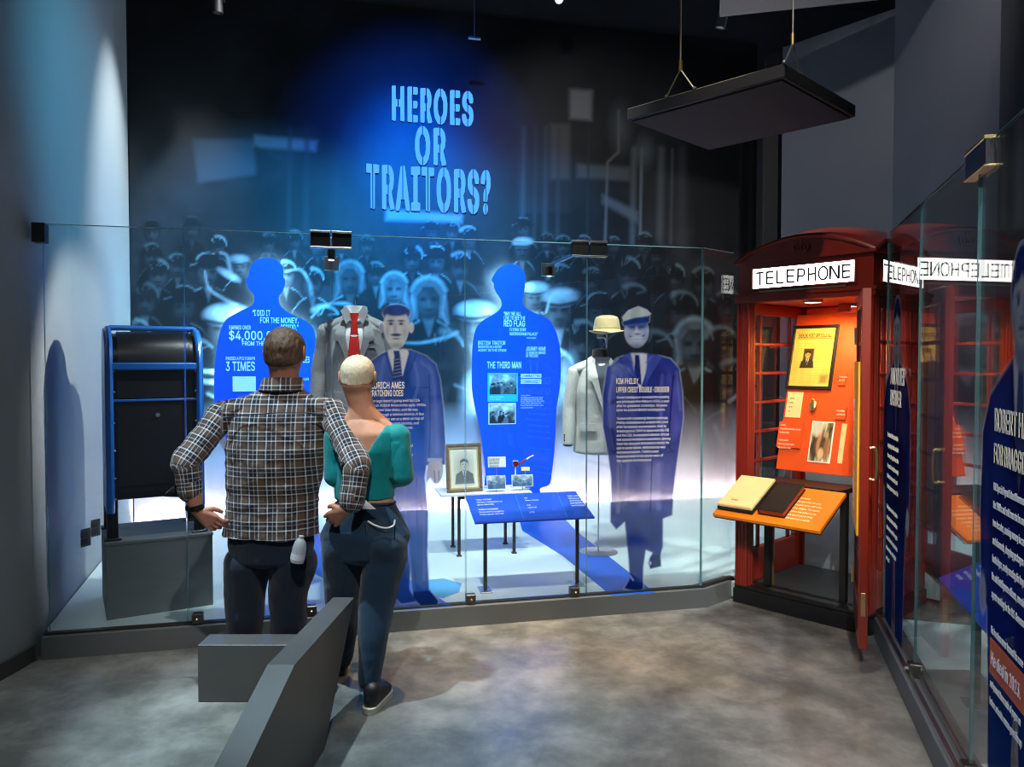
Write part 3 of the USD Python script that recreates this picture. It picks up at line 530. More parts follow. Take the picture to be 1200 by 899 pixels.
block(sil2, s2x, s2z, [('A keen student', 610, 621, 464, 462.6), ('He embraced the cause early', 610, 636, 466.6, 465), ('at Cambridge university and', 610, 635, 468.8, 467.2), ('kept the faith to the end', 610, 637, 471, 469.4), ('of his life abroad, far', 610, 634, 473.4, 471.8), ('from friends at home, and', 610, 636, 476, 474.4), ('was buried there', 610, 624, 478.5, 477)], bold=False)
# ================================================================ PEDESTAL AND MAILBOX
simple('mail_blue', (22, 92, 176), .3, 0, .6); simple('mail_dark', (17, 20, 27), .35, 0, .5, var=.25, vscale=5); simple('mail_rivet', (150, 170, 190), .3, .8)
pa, pb_ = onz(125, 727.5, FLOORZ), onz(250, 708.7, FLOORZ); PED = Frame((pa[0], pa[1], FLOORZ), math.atan2(*(pb_ - pa)[:2][::-1])); PW_ = float(np.linalg.norm((pb_ - pa)[:2]))
pd_ = thing('pedestal', 'low grey block plinth carrying the blue mailbox', 'pedestal', PED.o, PED.a)
PH = .445
obj('body', bx(0, PW_, 0, .56, 0, PH - .02, .003), 'pedestal', pd_); obj('top_board', bx(-.004, PW_ + .004, -.004, .564, PH - .02, PH, .003), 'pedestal', pd_)
mb = thing('mailbox', 'blue round-topped street mailbox with dark panels and legs on a grey block', 'mailbox', PED.w(.01, .04, PH), PED.a)
MW, MD, MH = .53, .44, 1.235
def cheek(x0, x1, grow=0.0):
    r = MD / 2 - .005; th = np.linspace(0, PI, 22); cz = MH - r
    arc = [(MD / 2 + (r + grow) * math.cos(t), cz + (r + grow) * math.sin(t)) for t in th]
    return ex_yz([(MD - .005 + grow, .16 - grow)] + arc + [(.005 - grow, .16 - grow)], x0, x1)
for s_, (x0, x1) in enumerate(((0, .028), (MW - .028, MW))):
    ck = obj('side_cheek', cheek(x0, x1), 'mail_blue', mb)
    r = MD / 2; cz = MH - r; th = np.linspace(0, PI, 20)
    pth = [((x0 + x1) / 2 + (.012 if s_ == 0 else -.012), MD - .0, .16), ] + [((x0 + x1) / 2 + (.012 if s_ == 0 else -.012), MD / 2 + r * math.cos(t), cz + r * math.sin(t)) for t in th] + [((x0 + x1) / 2 + (.012 if s_ == 0 else -.012), 0, .16)]
    obj('edge_bead', tube(pth, .017, 8), 'mail_blue', ck)
    for z in (.24, .36, .52, .68, .86, .98): obj('rivet', ball((x0 + .045 if s_ == 0 else x1 - .045, -.001, z), (.007, .006, .007), 1), 'mail_rivet', ck)
r = MD / 2 - .03; cz = MH - MD / 2
hood = [(MD / 2 + r * math.cos(t), cz + r * math.sin(t)) for t in np.linspace(0, PI, 20)]
obj('body', ex_yz([(MD - .03, .30)] + hood + [(.03, .30)], .028, MW - .028), 'mail_dark', mb)
obj('rear_door', bx(.06, MW - .06, .012, .034, .31, .80, .006), 'mail_dark', mb); obj('upper_panel', bx(.06, MW - .06, .012, .034, .82, .985, .006), 'mail_dark', mb)
obj('cross_rail', cat(bx(.03, MW - .03, -.012, .03, .985, 1.03, .008), bx(.03, MW - .03, .004, .03, .802, .816, .003)), 'mail_blue', mb)
dr = obj('pull_down_hatch', ex_yz([(MD / 2 + (r + .012) * math.cos(t), cz + (r + .012) * math.sin(t)) for t in np.linspace(PI * .55, PI * .98, 10)] + [(MD / 2 + (r - .02) * math.cos(t), cz + (r - .02) * math.sin(t)) for t in np.linspace(PI * .98, PI * .55, 10)], .07, MW - .07), 'mail_dark', mb)
obj('top_rail', tube([(.03, MD / 2 - .05, MH + .002), (MW - .03, MD / 2 - .05, MH + .002)], .016, 8), 'mail_blue', mb)
obj('lock', mv(rotx(lathe([(0, 0), (.012, 0), (.012, .006), (0, .008)], 14), 90), MW / 2 + .01, .012, .72), 'mail_rivet', mb)
for x in (.03, MW - .03):
    for y in (.03, MD - .03):
        lg = obj('leg', cat(bx(x - .03, x + .03, y - .006, y + .006, 0, .32, .003), bx(x - .006 if x > .2 else x - .03, x + .03 if x > .2 else x + .006, y - .02, y + .02, 0, .32, .003)), 'mail_dark', mb)
        obj('foot', bx(x - .045, x + .045, y - .035, y + .035, 0, .012, .003), 'mail_dark', lg)
obj('apron', bx(.06, MW - .06, .03, .05, .23, .30, .004), 'mail_dark', mb)

# outlets low on the left wall
for px_, w in ((96, .1), (109, .1)):
    q = lw[np.argmin(np.abs(pix(np.c_[lw, np.full(len(lw), .42)])[:, 0] - px_))]
    nx = np.array([.945, -.326]); base = q + np.array([.004, 0])
    o = thing('wall_outlet', 'black wall outlet on the left wall inside the case, ' + ('nearer the glass' if px_ < 100 else 'nearer the mailbox'), 'outlet', (base[0], base[1], .36), math.atan2(-.33, .944) + PI / 2)
    obj('cover_plate', bx(-.06, .06, -.012, .0, 0, .12, .003), 'black_metal', o)
    obj('socket', bx(-.035, .035, -.016, -.010, .015, .055, .002), 'black_matte', o); obj('socket', bx(-.035, .035, -.016, -.010, .065, .105, .002), 'black_matte', o)

# ================================================================ TABLE WITH EXHIBITS, READING RAIL
simple('white_board', (232, 236, 240), .5); simple('frame_wood', (120, 104, 88), .5, var=.2, vscale=20); simple('frame_gold', (196, 178, 120), .45)
tb0 = CASE.atz(538, 652, FLOORZ); TBF = Frame(CASE.w(tb0[0], tb0[1], FLOORZ), CASE.a)
tb = thing('exhibit_table', 'small white-topped table on thin dark legs holding the framed portrait', 'table', TBF.o, TBF.a)
TH = .475
obj('tabletop', bx(-.14, .57, -.02, .34, TH - .016, TH, .002), 'white_board', tb)
obj('apron', cat(bx(-.01, .55, -.012, .0, TH - .04, TH - .016, .002), bx(-.01, .55, .31, .322, TH - .04, TH - .016, .002)), 'black_metal', tb)
for x, y in ((0, 0), (.43, 0), (0, .31), (.43, .31)):
    lg = obj('leg', bx(x - .011, x + .011, y - .011, y + .011, .006, TH - .016, .002), 'black_metal', tb); obj('foot', bx(x - .02, x + .02, y - .02, y + .02, 0, .008, .002), 'black_metal', lg)
def on_table(px, py, y=None): return TBF.at(px, py, y if y is not None else .1)
def face(k, cx, cz, r, skin, hair, shade, coat=None, tie=None, mous=False, up=1):
    """a small head-and-shoulders portrait; up = +1 when z grows upwards"""
    u = up
    if coat is not None:
        k.poly([(cx - 2.3 * r, cz - u * 4.4 * r), (cx - 2.0 * r, cz - u * 2.2 * r), (cx - .7 * r, cz - u * 1.35 * r), (cx + .7 * r, cz - u * 1.35 * r), (cx + 2.0 * r, cz - u * 2.2 * r), (cx + 2.3 * r, cz - u * 4.4 * r)], coat, r * .12)
        k.poly([(cx - .55 * r, cz - u * 1.2 * r), (cx + .55 * r, cz - u * 1.2 * r), (cx + .05 * r, cz - u * 3.2 * r), (cx - .05 * r, cz - u * 3.2 * r)], (236, 234, 224), r * .08)
        if tie is not None: k.poly([(cx - .16 * r, cz - u * 1.35 * r), (cx + .16 * r, cz - u * 1.35 * r), (cx + .2 * r, cz - u * 3.0 * r), (cx - .2 * r, cz - u * 3.0 * r)], tie, r * .06)
    k.ell(cx, cz - u * .9 * r, .5 * r, .7 * r, shade, .2); k.ell(cx - .86 * r, cz - u * .05 * r, .16 * r, .3 * r, shade, .25); k.ell(cx + .86 * r, cz - u * .05 * r, .16 * r, .3 * r, shade, .25)
    k.ell(cx, cz + u * .45 * r, .93 * r, .82 * r, hair, .12); k.ell(cx, cz - u * .12 * r, .80 * r, 1.02 * r, skin, .14)
    k.ell(cx - .45 * r, cz + u * .72 * r, .5 * r, .26 * r, hair, .3, rot=20); k.ell(cx + .35 * r, cz + u * .74 * r, .6 * r, .26 * r, hair, .3, rot=-16)
    for s in (-1, 1):
        k.ell(cx + s * .34 * r, cz + u * .16 * r, .22 * r, .07 * r, hair, .5, .8); k.ell(cx + s * .33 * r, cz + u * .0 * r, .2 * r, .13 * r, shade, .6, .9); k.ell(cx + s * .33 * r, cz, .09 * r, .08 * r, (30, 30, 34), .5, .9)
        k.ell(cx + s * .62 * r, cz - u * .4 * r, .18 * r, .4 * r, shade, .8, .5)
    k.ell(cx + .13 * r, cz - u * .22 * r, .09 * r, .28 * r, shade, .7, .7); k.ell(cx, cz - u * .42 * r, .2 * r, .07 * r, shade, .6, .8)
    k.ell(cx, cz - u * .66 * r, .3 * r, .07 * r, (70, 56, 60), .5, .8); k.ell(cx, cz - u * .84 * r, .22 * r, .06 * r, shade, .6, .7)
    if mous: k.ell(cx, cz - u * .52 * r, .32 * r, .09 * r, hair, .4, .95)
def old_portrait(k):
    k.c = lin(np.tile((226, 232, 216), (len(k.x), 1)).astype(float)); w = k.x.max() - k.x.min(); cx = k.x.mean(); cz = k.z.min() + (k.z.max() - k.z.min()) * .60
    k.ell(cx, cz - .1 * w, .42 * w, .55 * w, (178, 186, 178), .5, .8); face(k, cx + .02 * w, cz, .205 * w, (214, 212, 200), (98, 104, 104), (150, 154, 150), (112, 120, 122), (90, 96, 100))
    for i in range(9): k.line([(cx - .3 * w + .07 * w * i, k.z.min() + .12 * w), (cx - .24 * w + .07 * w * i, cz - .42 * w)], .008 * w, (110, 116, 116), .5)
a, b = on_table(524, 573, .06), on_table(566, 516, .1); fw, fh = b[0] - a[0], .375
fr = thing('picture_frame', 'wood and gilt framed pencil portrait leaning at the left end of the white-topped table', 'picture frame', TBF.w(a[0], .05, TH + .001), TBF.a + .12)
def tilt(m, deg=-9): return rotx(m, deg)
for q in ((0, fw, 0, .026), (0, fw, fh - .026, fh), (0, .026, .026, fh - .026), (fw - .026, fw, .026, fh - .026)): obj('frame_rail', tilt(bx(q[0], q[1], 0, .022, q[2], q[3], .005)), 'frame_wood', fr)
obj('gilt_slip', tilt(ex_xz(shapely.box(.024, .024, fw - .024, fh - .024).difference(shapely.box(.036, .036, fw - .036, fh - .036)), .005, .012)), 'frame_gold', fr)
obj('mount', tilt(ex_xz(shapely.box(.03, .03, fw - .03, fh - .03), .012, .018)), 'paper', fr)
def tshape(y, deg=-9): 
    c_, s_ = math.cos(math.radians(deg)), math.sin(math.radians(deg))
    return lambda gx, gz: np.stack([gx, y * c_ - gz * s_, y * s_ + gz * c_], 1)
print_grid(.06, fw - .06, .055, fh - .055, 60, 76, old_portrait, 'drawing', fr, shape=tshape(.010), px=lambda gx, gz: np.stack([gx, gz], 1))
obj('strut', bx(fw / 2 - .02, fw / 2 + .02, .05, .12, 0, .2, .004), 'black_metal', fr)
def small_stand(px0, py1, px1, py0, label, nm, cat_, mat, y, tiltdeg=-20, th=.004, paint=None, grp=None):
    a, b = TBF.at(px0, py1, y), TBF.at(px1, py0, y); w, h = b[0] - a[0], b[2] - a[2]; z0 = a[2]
    t = thing(nm, label, cat_, TBF.w(a[0], y, TH), TBF.a, group=grp); zb = max(z0 - TH, 0)
    obj('sheet', mv(tilt(bx(0, w, 0, th, 0, h, .001), tiltdeg), 0, 0, zb), mat, t)
    if zb > .01: obj('wire_stand', cat(tube([(w / 2, .012, 0), (w / 2, .012, zb + h * .5)], .003, 6), tube([(w / 2 - .03, -.01, .003), (w / 2 + .03, -.01, .003)], .003, 6), tube([(w / 2, .012, .003), (w / 2, -.01, .003)], .003, 6)), 'steel', t)
    else: obj('strut', bx(w / 2 - .008, w / 2 + .008, .012, .06, 0, h * .5, .001), 'steel', t)
    if paint: print_grid(.005, w - .005, .005, h - .005, 44, 34, paint, 'print', t, shape=lambda gx, gz: tshape(-.001, tiltdeg)(gx, gz) + np.array([0, 0, zb]))
    return t, w, h, zb
t_, w_, h_, zb_ = small_stand(572, 548, 593, 535, 'small white printed card raised on a wire stand beside the framed portrait', 'text_card', 'card', 'white_board', .16, -8)
obj('lettering', mv(tilt(greek(['IIII IIII II IIII', 'III II IIIII III', 'IIII III II III'], .012, h_ - .03, .014, .026, -.002), -8), 0, 0, zb_), 'text_dark', t_, smooth=False)
def tinted(seed, a=(40, 96, 140), b=(210, 226, 228)):
    f = street_photo(seed)
    def g(k):
        f(k); v = k.c.mean(1, keepdims=True); v = v / v.max(); k.c = lin(a) * (1 - v) + lin(b) * v
    return g
small_stand(571, 574, 593, 557, 'blue-toned photograph of a crowd standing next to the framed portrait', 'photograph', 'photograph', 'paper', .03, -12, paint=tinted(11))
small_stand(600, 571, 625, 556, 'blue-toned photograph of a meeting standing at the right end of the table', 'photograph', 'photograph', 'paper', .05, -12, paint=tinted(17))
small_stand(611, 552, 621, 547, 'small cream caption card held up to the right of the pipe', 'caption_card', 'card', 'paper_cream', .14, -10)
q = TBF.at(604, 549, .15); pp = thing('tobacco_pipe', 'dark red tobacco pipe with a long pale stem mounted on a white peg', 'pipe', TBF.w(q[0], .15, TH), TBF.a)
zq = q[2] - TH
simple('briar', (112, 26, 20), .3, 0, .6)
obj('bowl', mv(lathe([(.0, 0), (.018, .004), (.024, .02), (.022, .046), (.016, .046), (.014, .02), (0, .016)], 18), 0, 0, zq + .012), 'briar', pp)
obj('shank', tube(spline([(.01, 0, zq + .022), (.05, 0, zq + .045), (.09, 0, zq + .07)]), .008, 8), 'briar', pp); obj('stem', tube(spline([(.085, 0, zq + .066), (.115, 0, zq + .085), (.15, 0, zq + .10)]), np.linspace(.007, .004, 17), 8), 'paper', pp)
obj('mount_peg', lathe([(0, 0), (.02, 0), (.02, .006), (.007, .01), (.007, zq + .012), (0, zq + .012)], 14), 'white_board', pp)
obj('mouth_rim', mv(lathe([(.015, 0), (.022, 0), (.022, .004), (.015, .004)], 18), 0, 0, zq + .056), 'paper', pp)

rl0, rl1 = CASE.atz(569, 693, FLOORZ), CASE.atz(674, 683, FLOORZ); RAIL = Frame(CASE.w(rl0[0], rl0[1], FLOORZ), CASE.a); RW = rl1[0] - rl0[0]
rr = thing('reading_rail', 'sloping blue text panel on two dark legs in front of the white-topped table', 'reading rail', RAIL.o, RAIL.a)
RZ, RT = .455, math.radians(27)
sl = lambda m: mv(rotx(m, 27), 0, -.04, RZ)
e_ = .075
obj('text_panel', sl(ex_xz([(0, 0), (1, 0), (1, 1), (0, 1)], 0, .001) if 0 else ex_xy([(-e_, 0), (RW + e_ + .03, 0), (RW + e_ - .02, .29), (-e_ - .02, .29)], -.012, 0)), 'blue_panel', rr)
obj('support_bar', sl(bx(0, RW, .06, .09, -.035, -.012, .003)), 'black_metal', rr)
for x in (0, RW):
    lg = obj('leg', bx(x - .011, x + .011, -.0, .022, .006, RZ + .02, .002), 'black_metal', rr); obj('foot_plate', bx(x - .04, x + .04, -.05, .09, 0, .008, .002), 'steel', lg)
def flat_text(lines, x, y, h, gap, sq=.6, z=.0006, bold=False):
    m = greek(lines, 0, 0, h, gap, 0, .001, sq, bold); v = m.vertices.copy(); m.vertices = np.stack([v[:, 0] + x, v[:, 2] + y, z - v[:, 1] - .0008 + 0 * v[:, 0]], 1); return m
tx = [flat_text(['FAMILY PORTRAIT', 'The father, a noted explorer and', 'scholar, about 1930.', '', 'HOUSE PHOTOGRAPHS', 'Pictures taken for the agent by', 'friends in the city, after 1963.'], -.03, .23, .014, .026),
      flat_text(['PIPE', 'Given by colleagues', '', 'CARD', 'Used in 1945', '', 'LETTER'], .30, .23, .012, .026),
      flat_text(['TWEED JACKET', 'Tailored jacket worn by the agent', 'while working overseas, with a', 'straw hat that he kept for many', 'years in his apartment'], .62 * RW / .62 * 1.0 - .02, .23, .014, .026)]
obj('lettering', sl(cat(*tx)), 'text_white', rr, smooth=False, kind='stuff')
[obj('panel_seam', sl(sharp(x, x + .002, .01, .28, 0, .0008)), 'floor_sky', rr) for x in (.245, RW - .08)]

# ================================================================ JACKETS ON FORMS
def fab(name, c0_, c1_, sc=420, rough=.9):
    M[name] = usdkit.material(stage, '/World/Looks/' + name, {'tc': ('texture_coordinate', {}), 'n': ('noise_texture', dict(scale=sc, detail=2)), 'r': ('rgb_ramp', {'ramp': [(.35, lin3(c0_)), (.65, lin3(c1_))]}), 'n2': ('noise_texture', dict(scale=9, detail=4)),
        'p': ('principled_bsdf', dict(roughness=rough, specular_ior_level=.2, sheen_weight=.2)), 'b': ('bump', dict(strength=.5, distance=.02)), 'b2': ('bump', dict(strength=.25, distance=.002))},
        [('tc.object', 'n.vector'), ('n.fac', 'r.fac'), ('r.color', 'p.base_color'), ('tc.object', 'n2.vector'), ('n2.fac', 'b.height'), ('n.fac', 'b2.height'), ('b.normal', 'b2.normal'), ('b2.normal', 'p.normal')], surface='p.BSDF')
fab('suit_grey', (142, 146, 150), (176, 178, 178)); fab('tweed', (150, 154, 150), (196, 196, 186), 300); fab('shirt_white', (226, 234, 240), (240, 244, 246)); fab('tie_red', (206, 30, 22), (226, 44, 30), 700, .5); fab('lining', (52, 60, 70), (70, 78, 88)); fab('form_black', (16, 16, 18), (24, 24, 27)); fab('straw', (202, 176, 122), (232, 208, 156), 160)
SPH = trimesh.creation.icosphere(2, 1.0).vertices
def node(c, r): return SPH * np.broadcast_to(r, 3) + np.asarray(c, float)
def chain(nodes):
    P = [node(c, r) for c, r in nodes]
    return [m3.Manifold.hull_points(np.vstack([P[i], P[i + 1]])) for i in range(len(P) - 1)] if len(P) > 1 else [m3.Manifold.hull_points(P[0])]
def fuse(ms, ref=.015, smooth=8): 
    m = m3.Manifold.batch_boolean(ms, m3.OpType.Add).refine_to_length(ref); t = mt(m); t.merge_vertices()
    if smooth: trimesh.smoothing.filter_taubin(t, iterations=smooth)
    return t
def folds(t, amp, scale, seed=0, aniso=(1, 1, .5)):
    n = t.vertex_normals; f = meshkit.fbm(t.vertices * np.array(aniso) * scale + 31 * seed, 3, seed) - .5; t.vertices = t.vertices + n * (f * 2 * amp)[:, None]; return t
XS = .88
def nar(m): m.vertices = m.vertices * [XS, 1, 1]; return m
def jacket(name, label, mat, base, ang, top, kind, mirror=1):
    def obj(nm, mesh, *a, **k): return globals()['obj'](nm, nar(mesh), *a, **k)
    t = thing(name, label, 'jacket', base, ang); H = top
    tor = chain([((0, 0, H - .75), (.235, .135, .03)), ((0, 0, H - .52), (.215, .13, .05)), ((0, -.01, H - .30), (.225, .14, .06)), ((0, 0, H - .14), (.205, .115, .05)), ((0, .02, H - .045), (.10, .07, .03))]) + chain([((-.195, .01, H - .125), (.045, .075, .045)), ((0, .015, H - .05), (.08, .07, .03)), ((.195, .01, H - .125), (.045, .075, .045))])
    body = folds(fuse(tor), .006, 7, 2)
    obj('body', body, mat, t, smooth=60)
    for s in (-1, 1):
        sl_ = fuse(chain([((s * .225, .012, H - .15), (.055, .072, .055)), ((s * .268, .02, H - .40), (.056, .066, .05)), ((s * .285, -.015, H - .63), (.05, .058, .03)), ((s * .287, -.022, H - .69), (.05, .056, .012))]))
        sv = obj('sleeve', folds(sl_, .006, 9, 3 + s), mat, t, smooth=60)
        obj('cuff_opening', ball((s * .287, -.022, H - .70), (.042, .048, .012)), 'lining', sv)
        for i in range(3): obj('cuff_button', ball((s * .325, -.05, H - .66 + .02 * i), .007, 1), 'lining', sv)
        # lapel: a folded blade from the collar to the button
        lp = [(s * .075, H - .035), (s * .115, H - .11), (s * .15, H - .20), (s * .108, H - .215), (s * .012, H - .45), (s * .004, H - .44), (s * .06, H - .19)]
        def drape(m, o=.0):
            v = m.vertices; d = np.sqrt(np.clip(1 - (v[:, 0] / .25) ** 2, .05, 1)); yy = -.152 * d * np.clip((H - v[:, 2] - .0) / .17, .48, 1) + o; m.vertices = np.stack([v[:, 0], yy + v[:, 1], v[:, 2]], 1); return m
        lpm = mt(m3.Manifold(m3.Mesh(*_f32(ex_xz(Polygon(lp), -.012, .004)))).refine_to_length(.03))
        obj('lapel', drape(lpm, -.004), mat, t, smooth=40)
        pf = mt(m3.Manifold(m3.Mesh(*_f32(ex_xz(shapely.box(s * .135 - .07, H - .585, s * .135 + .07, H - .53), -.008, .004)))).refine_to_length(.03)); obj('pocket_flap', drape(pf, -.0), mat, t, smooth=40)
    br = mt(m3.Manifold(m3.Mesh(*_f32(ex_xz(shapely.box(.085, H - .255, .175, H - .228), -.006, .004)))).refine_to_length(.03)); obj('breast_pocket', drape(br, -.004), mat, t, smooth=40)
    vee = mt(m3.Manifold(m3.Mesh(*_f32(ex_xz(Polygon([(-.062, H - .03), (.062, H - .03), (.058, H - .2), (.006, H - .44), (-.006, H - .44), (-.058, H - .2)]), -.004, .004)))).refine_to_length(.03))
    obj('shirt_front' if kind == 'suit' else 'inner_lining', drape(vee, .0), 'shirt_white' if kind == 'suit' else 'lining', t, smooth=40)
    for z in (H - .46, H - .56): obj('button', mv(rotx(lathe([(0, 0), (.011, 0), (.011, .004), (0, .005)], 12), 90), .008, -.155, z), 'lining', t)
    obj('centre_seam', drape(mt(m3.Manifold(m3.Mesh(*_f32(ex_xz(Polygon([(-.004, H - .45), (.003, H - .45), (.03, H - .74), (.022, H - .74)]), -.004, .003)))).refine_to_length(.03)), -.004), 'lining', t)
    return t
def _f32(m): m = m.copy(); m.merge_vertices(); return np.asarray(m.vertices, np.float32), np.asarray(m.faces, np.uint32)
J1Y, J2Y = .52, 1.05
q = CASE.at(417, 362, J1Y); J1 = CASE.w(q[0], J1Y, FLOORZ); H1 = q[2] - FLOORZ
j1 = jacket('suit_jacket', 'light grey suit jacket with white shirt and red tie on a rod stand', 'suit_grey', J1, CASE.a - .1, H1, 'suit')
for s in (-1, 1): obj('shirt_collar', ex_xz([(s * .010, H1 - .045), (s * .055, H1 + .008), (s * .085, H1 - .02), (s * .052, H1 - .105)], -.128, -.105), 'shirt_white', j1)
obj('collar_band', lathe([(.08, H1 - .05), (.074, H1 + .012), (.068, H1 + .014), (.07, H1 - .05)], 24, (0, -.04, 0)), 'shirt_white', j1)
obj('tie_knot', hull(np.array([(x * w, y, z) for x in (-1, 1) for w, y, z in ((.028, -.135, H1 - .035), (.018, -.14, H1 - .085), (.024, -.115, H1 - .035), (.016, -.125, H1 - .085))])), 'tie_red', j1)
obj('tie_blade', hull(np.array([(x * w, y, z) for x in (-1, 1) for w, y, z in ((.016, -.14, H1 - .08), (.014, -.128, H1 - .08), (.042, -.178, H1 - .33), (.040, -.16, H1 - .33), (.012, -.175, H1 - .43), (.012, -.16, H1 - .43))])), 'tie_red', j1)
def stand(t, H, top):
    obj('stand_rod', tube([(0, .03, .008), (0, .03, H + top)], .006, 8), 'steel', t); obj('stand_base', lathe([(0, 0), (.15, 0), (.15, .006), (.02, .012), (0, .012)], 32, (0, .03, 0)), 'steel', t)
stand(j1, H1, .075)
obj('neck_block', lathe([(0, H1 - .03), (.055, H1 - .03), (.05, H1 + .012), (0, H1 + .016)], 20, (0, -.02, 0)), 'floor_sky', j1)
q = CASE.at(703, 414, J2Y); J2 = CASE.w(q[0], J2Y, FLOORZ); H2 = q[2] - FLOORZ
j2 = jacket('tweed_jacket', 'pale tweed jacket on a black headless form under the straw hat', 'tweed', J2, CASE.a - .1, H2, 'tweed')
obj('form_neck', fuse(chain([((0, 0, H2 - .10), (.085, .07, .03)), ((0, 0, H2 - .02), (.062, .06, .02)), ((0, 0, H2 + .025), (.058, .058, .012))]), .02), 'form_black', j2)
stand(j2, H2, .0)
q = CASE.at(711, 388, J2Y); hz = q[2]
ht = thing('straw_hat', 'narrow-brimmed pale straw hat held on a rod above the tweed jacket', 'hat', CASE.w(q[0], J2Y, hz), CASE.a - .1)
hp = [(.098, 0), (.132, -.022), (.136, -.018), (.104, .006), (.101, .03), (.092, .085), (.080, .108), (.05, .118), (0, .112)]
hm = lathe(hp, 40); hm.vertices[:, 1] *= 1.18; hm.vertices[:, 2] += np.where(hm.vertices[:, 2] < .0, .25 * np.abs(hm.vertices[:, 0]) ** 1.2, 0); obj('crown_and_brim', hm, 'straw', ht, smooth=50)
hb = lathe([(.103, .004), (.104, .028), (.099, .03), (.099, .004)], 40); hb.vertices[:, 1] *= 1.18; obj('hat_band', hb, 'straw', ht)
hs = thing('hat_stand', 'thin steel rod with a side arm rising from the black neck form to the hat', 'hat stand', CASE.w(q[0], J2Y, FLOORZ + H2 + .036), CASE.a - .1); zt = hz - FLOORZ - H2 - .036
obj('rod', tube([(0, 0, 0), (0, 0, zt + .095)], .007, 8), 'steel', hs); obj('side_arm', tube(spline([(0, 0, zt - .10), (-.012, 0, zt - .06), (-.03, 0, zt - .05), (-.075, 0, zt - .05)]), .006, 8), 'steel', hs)

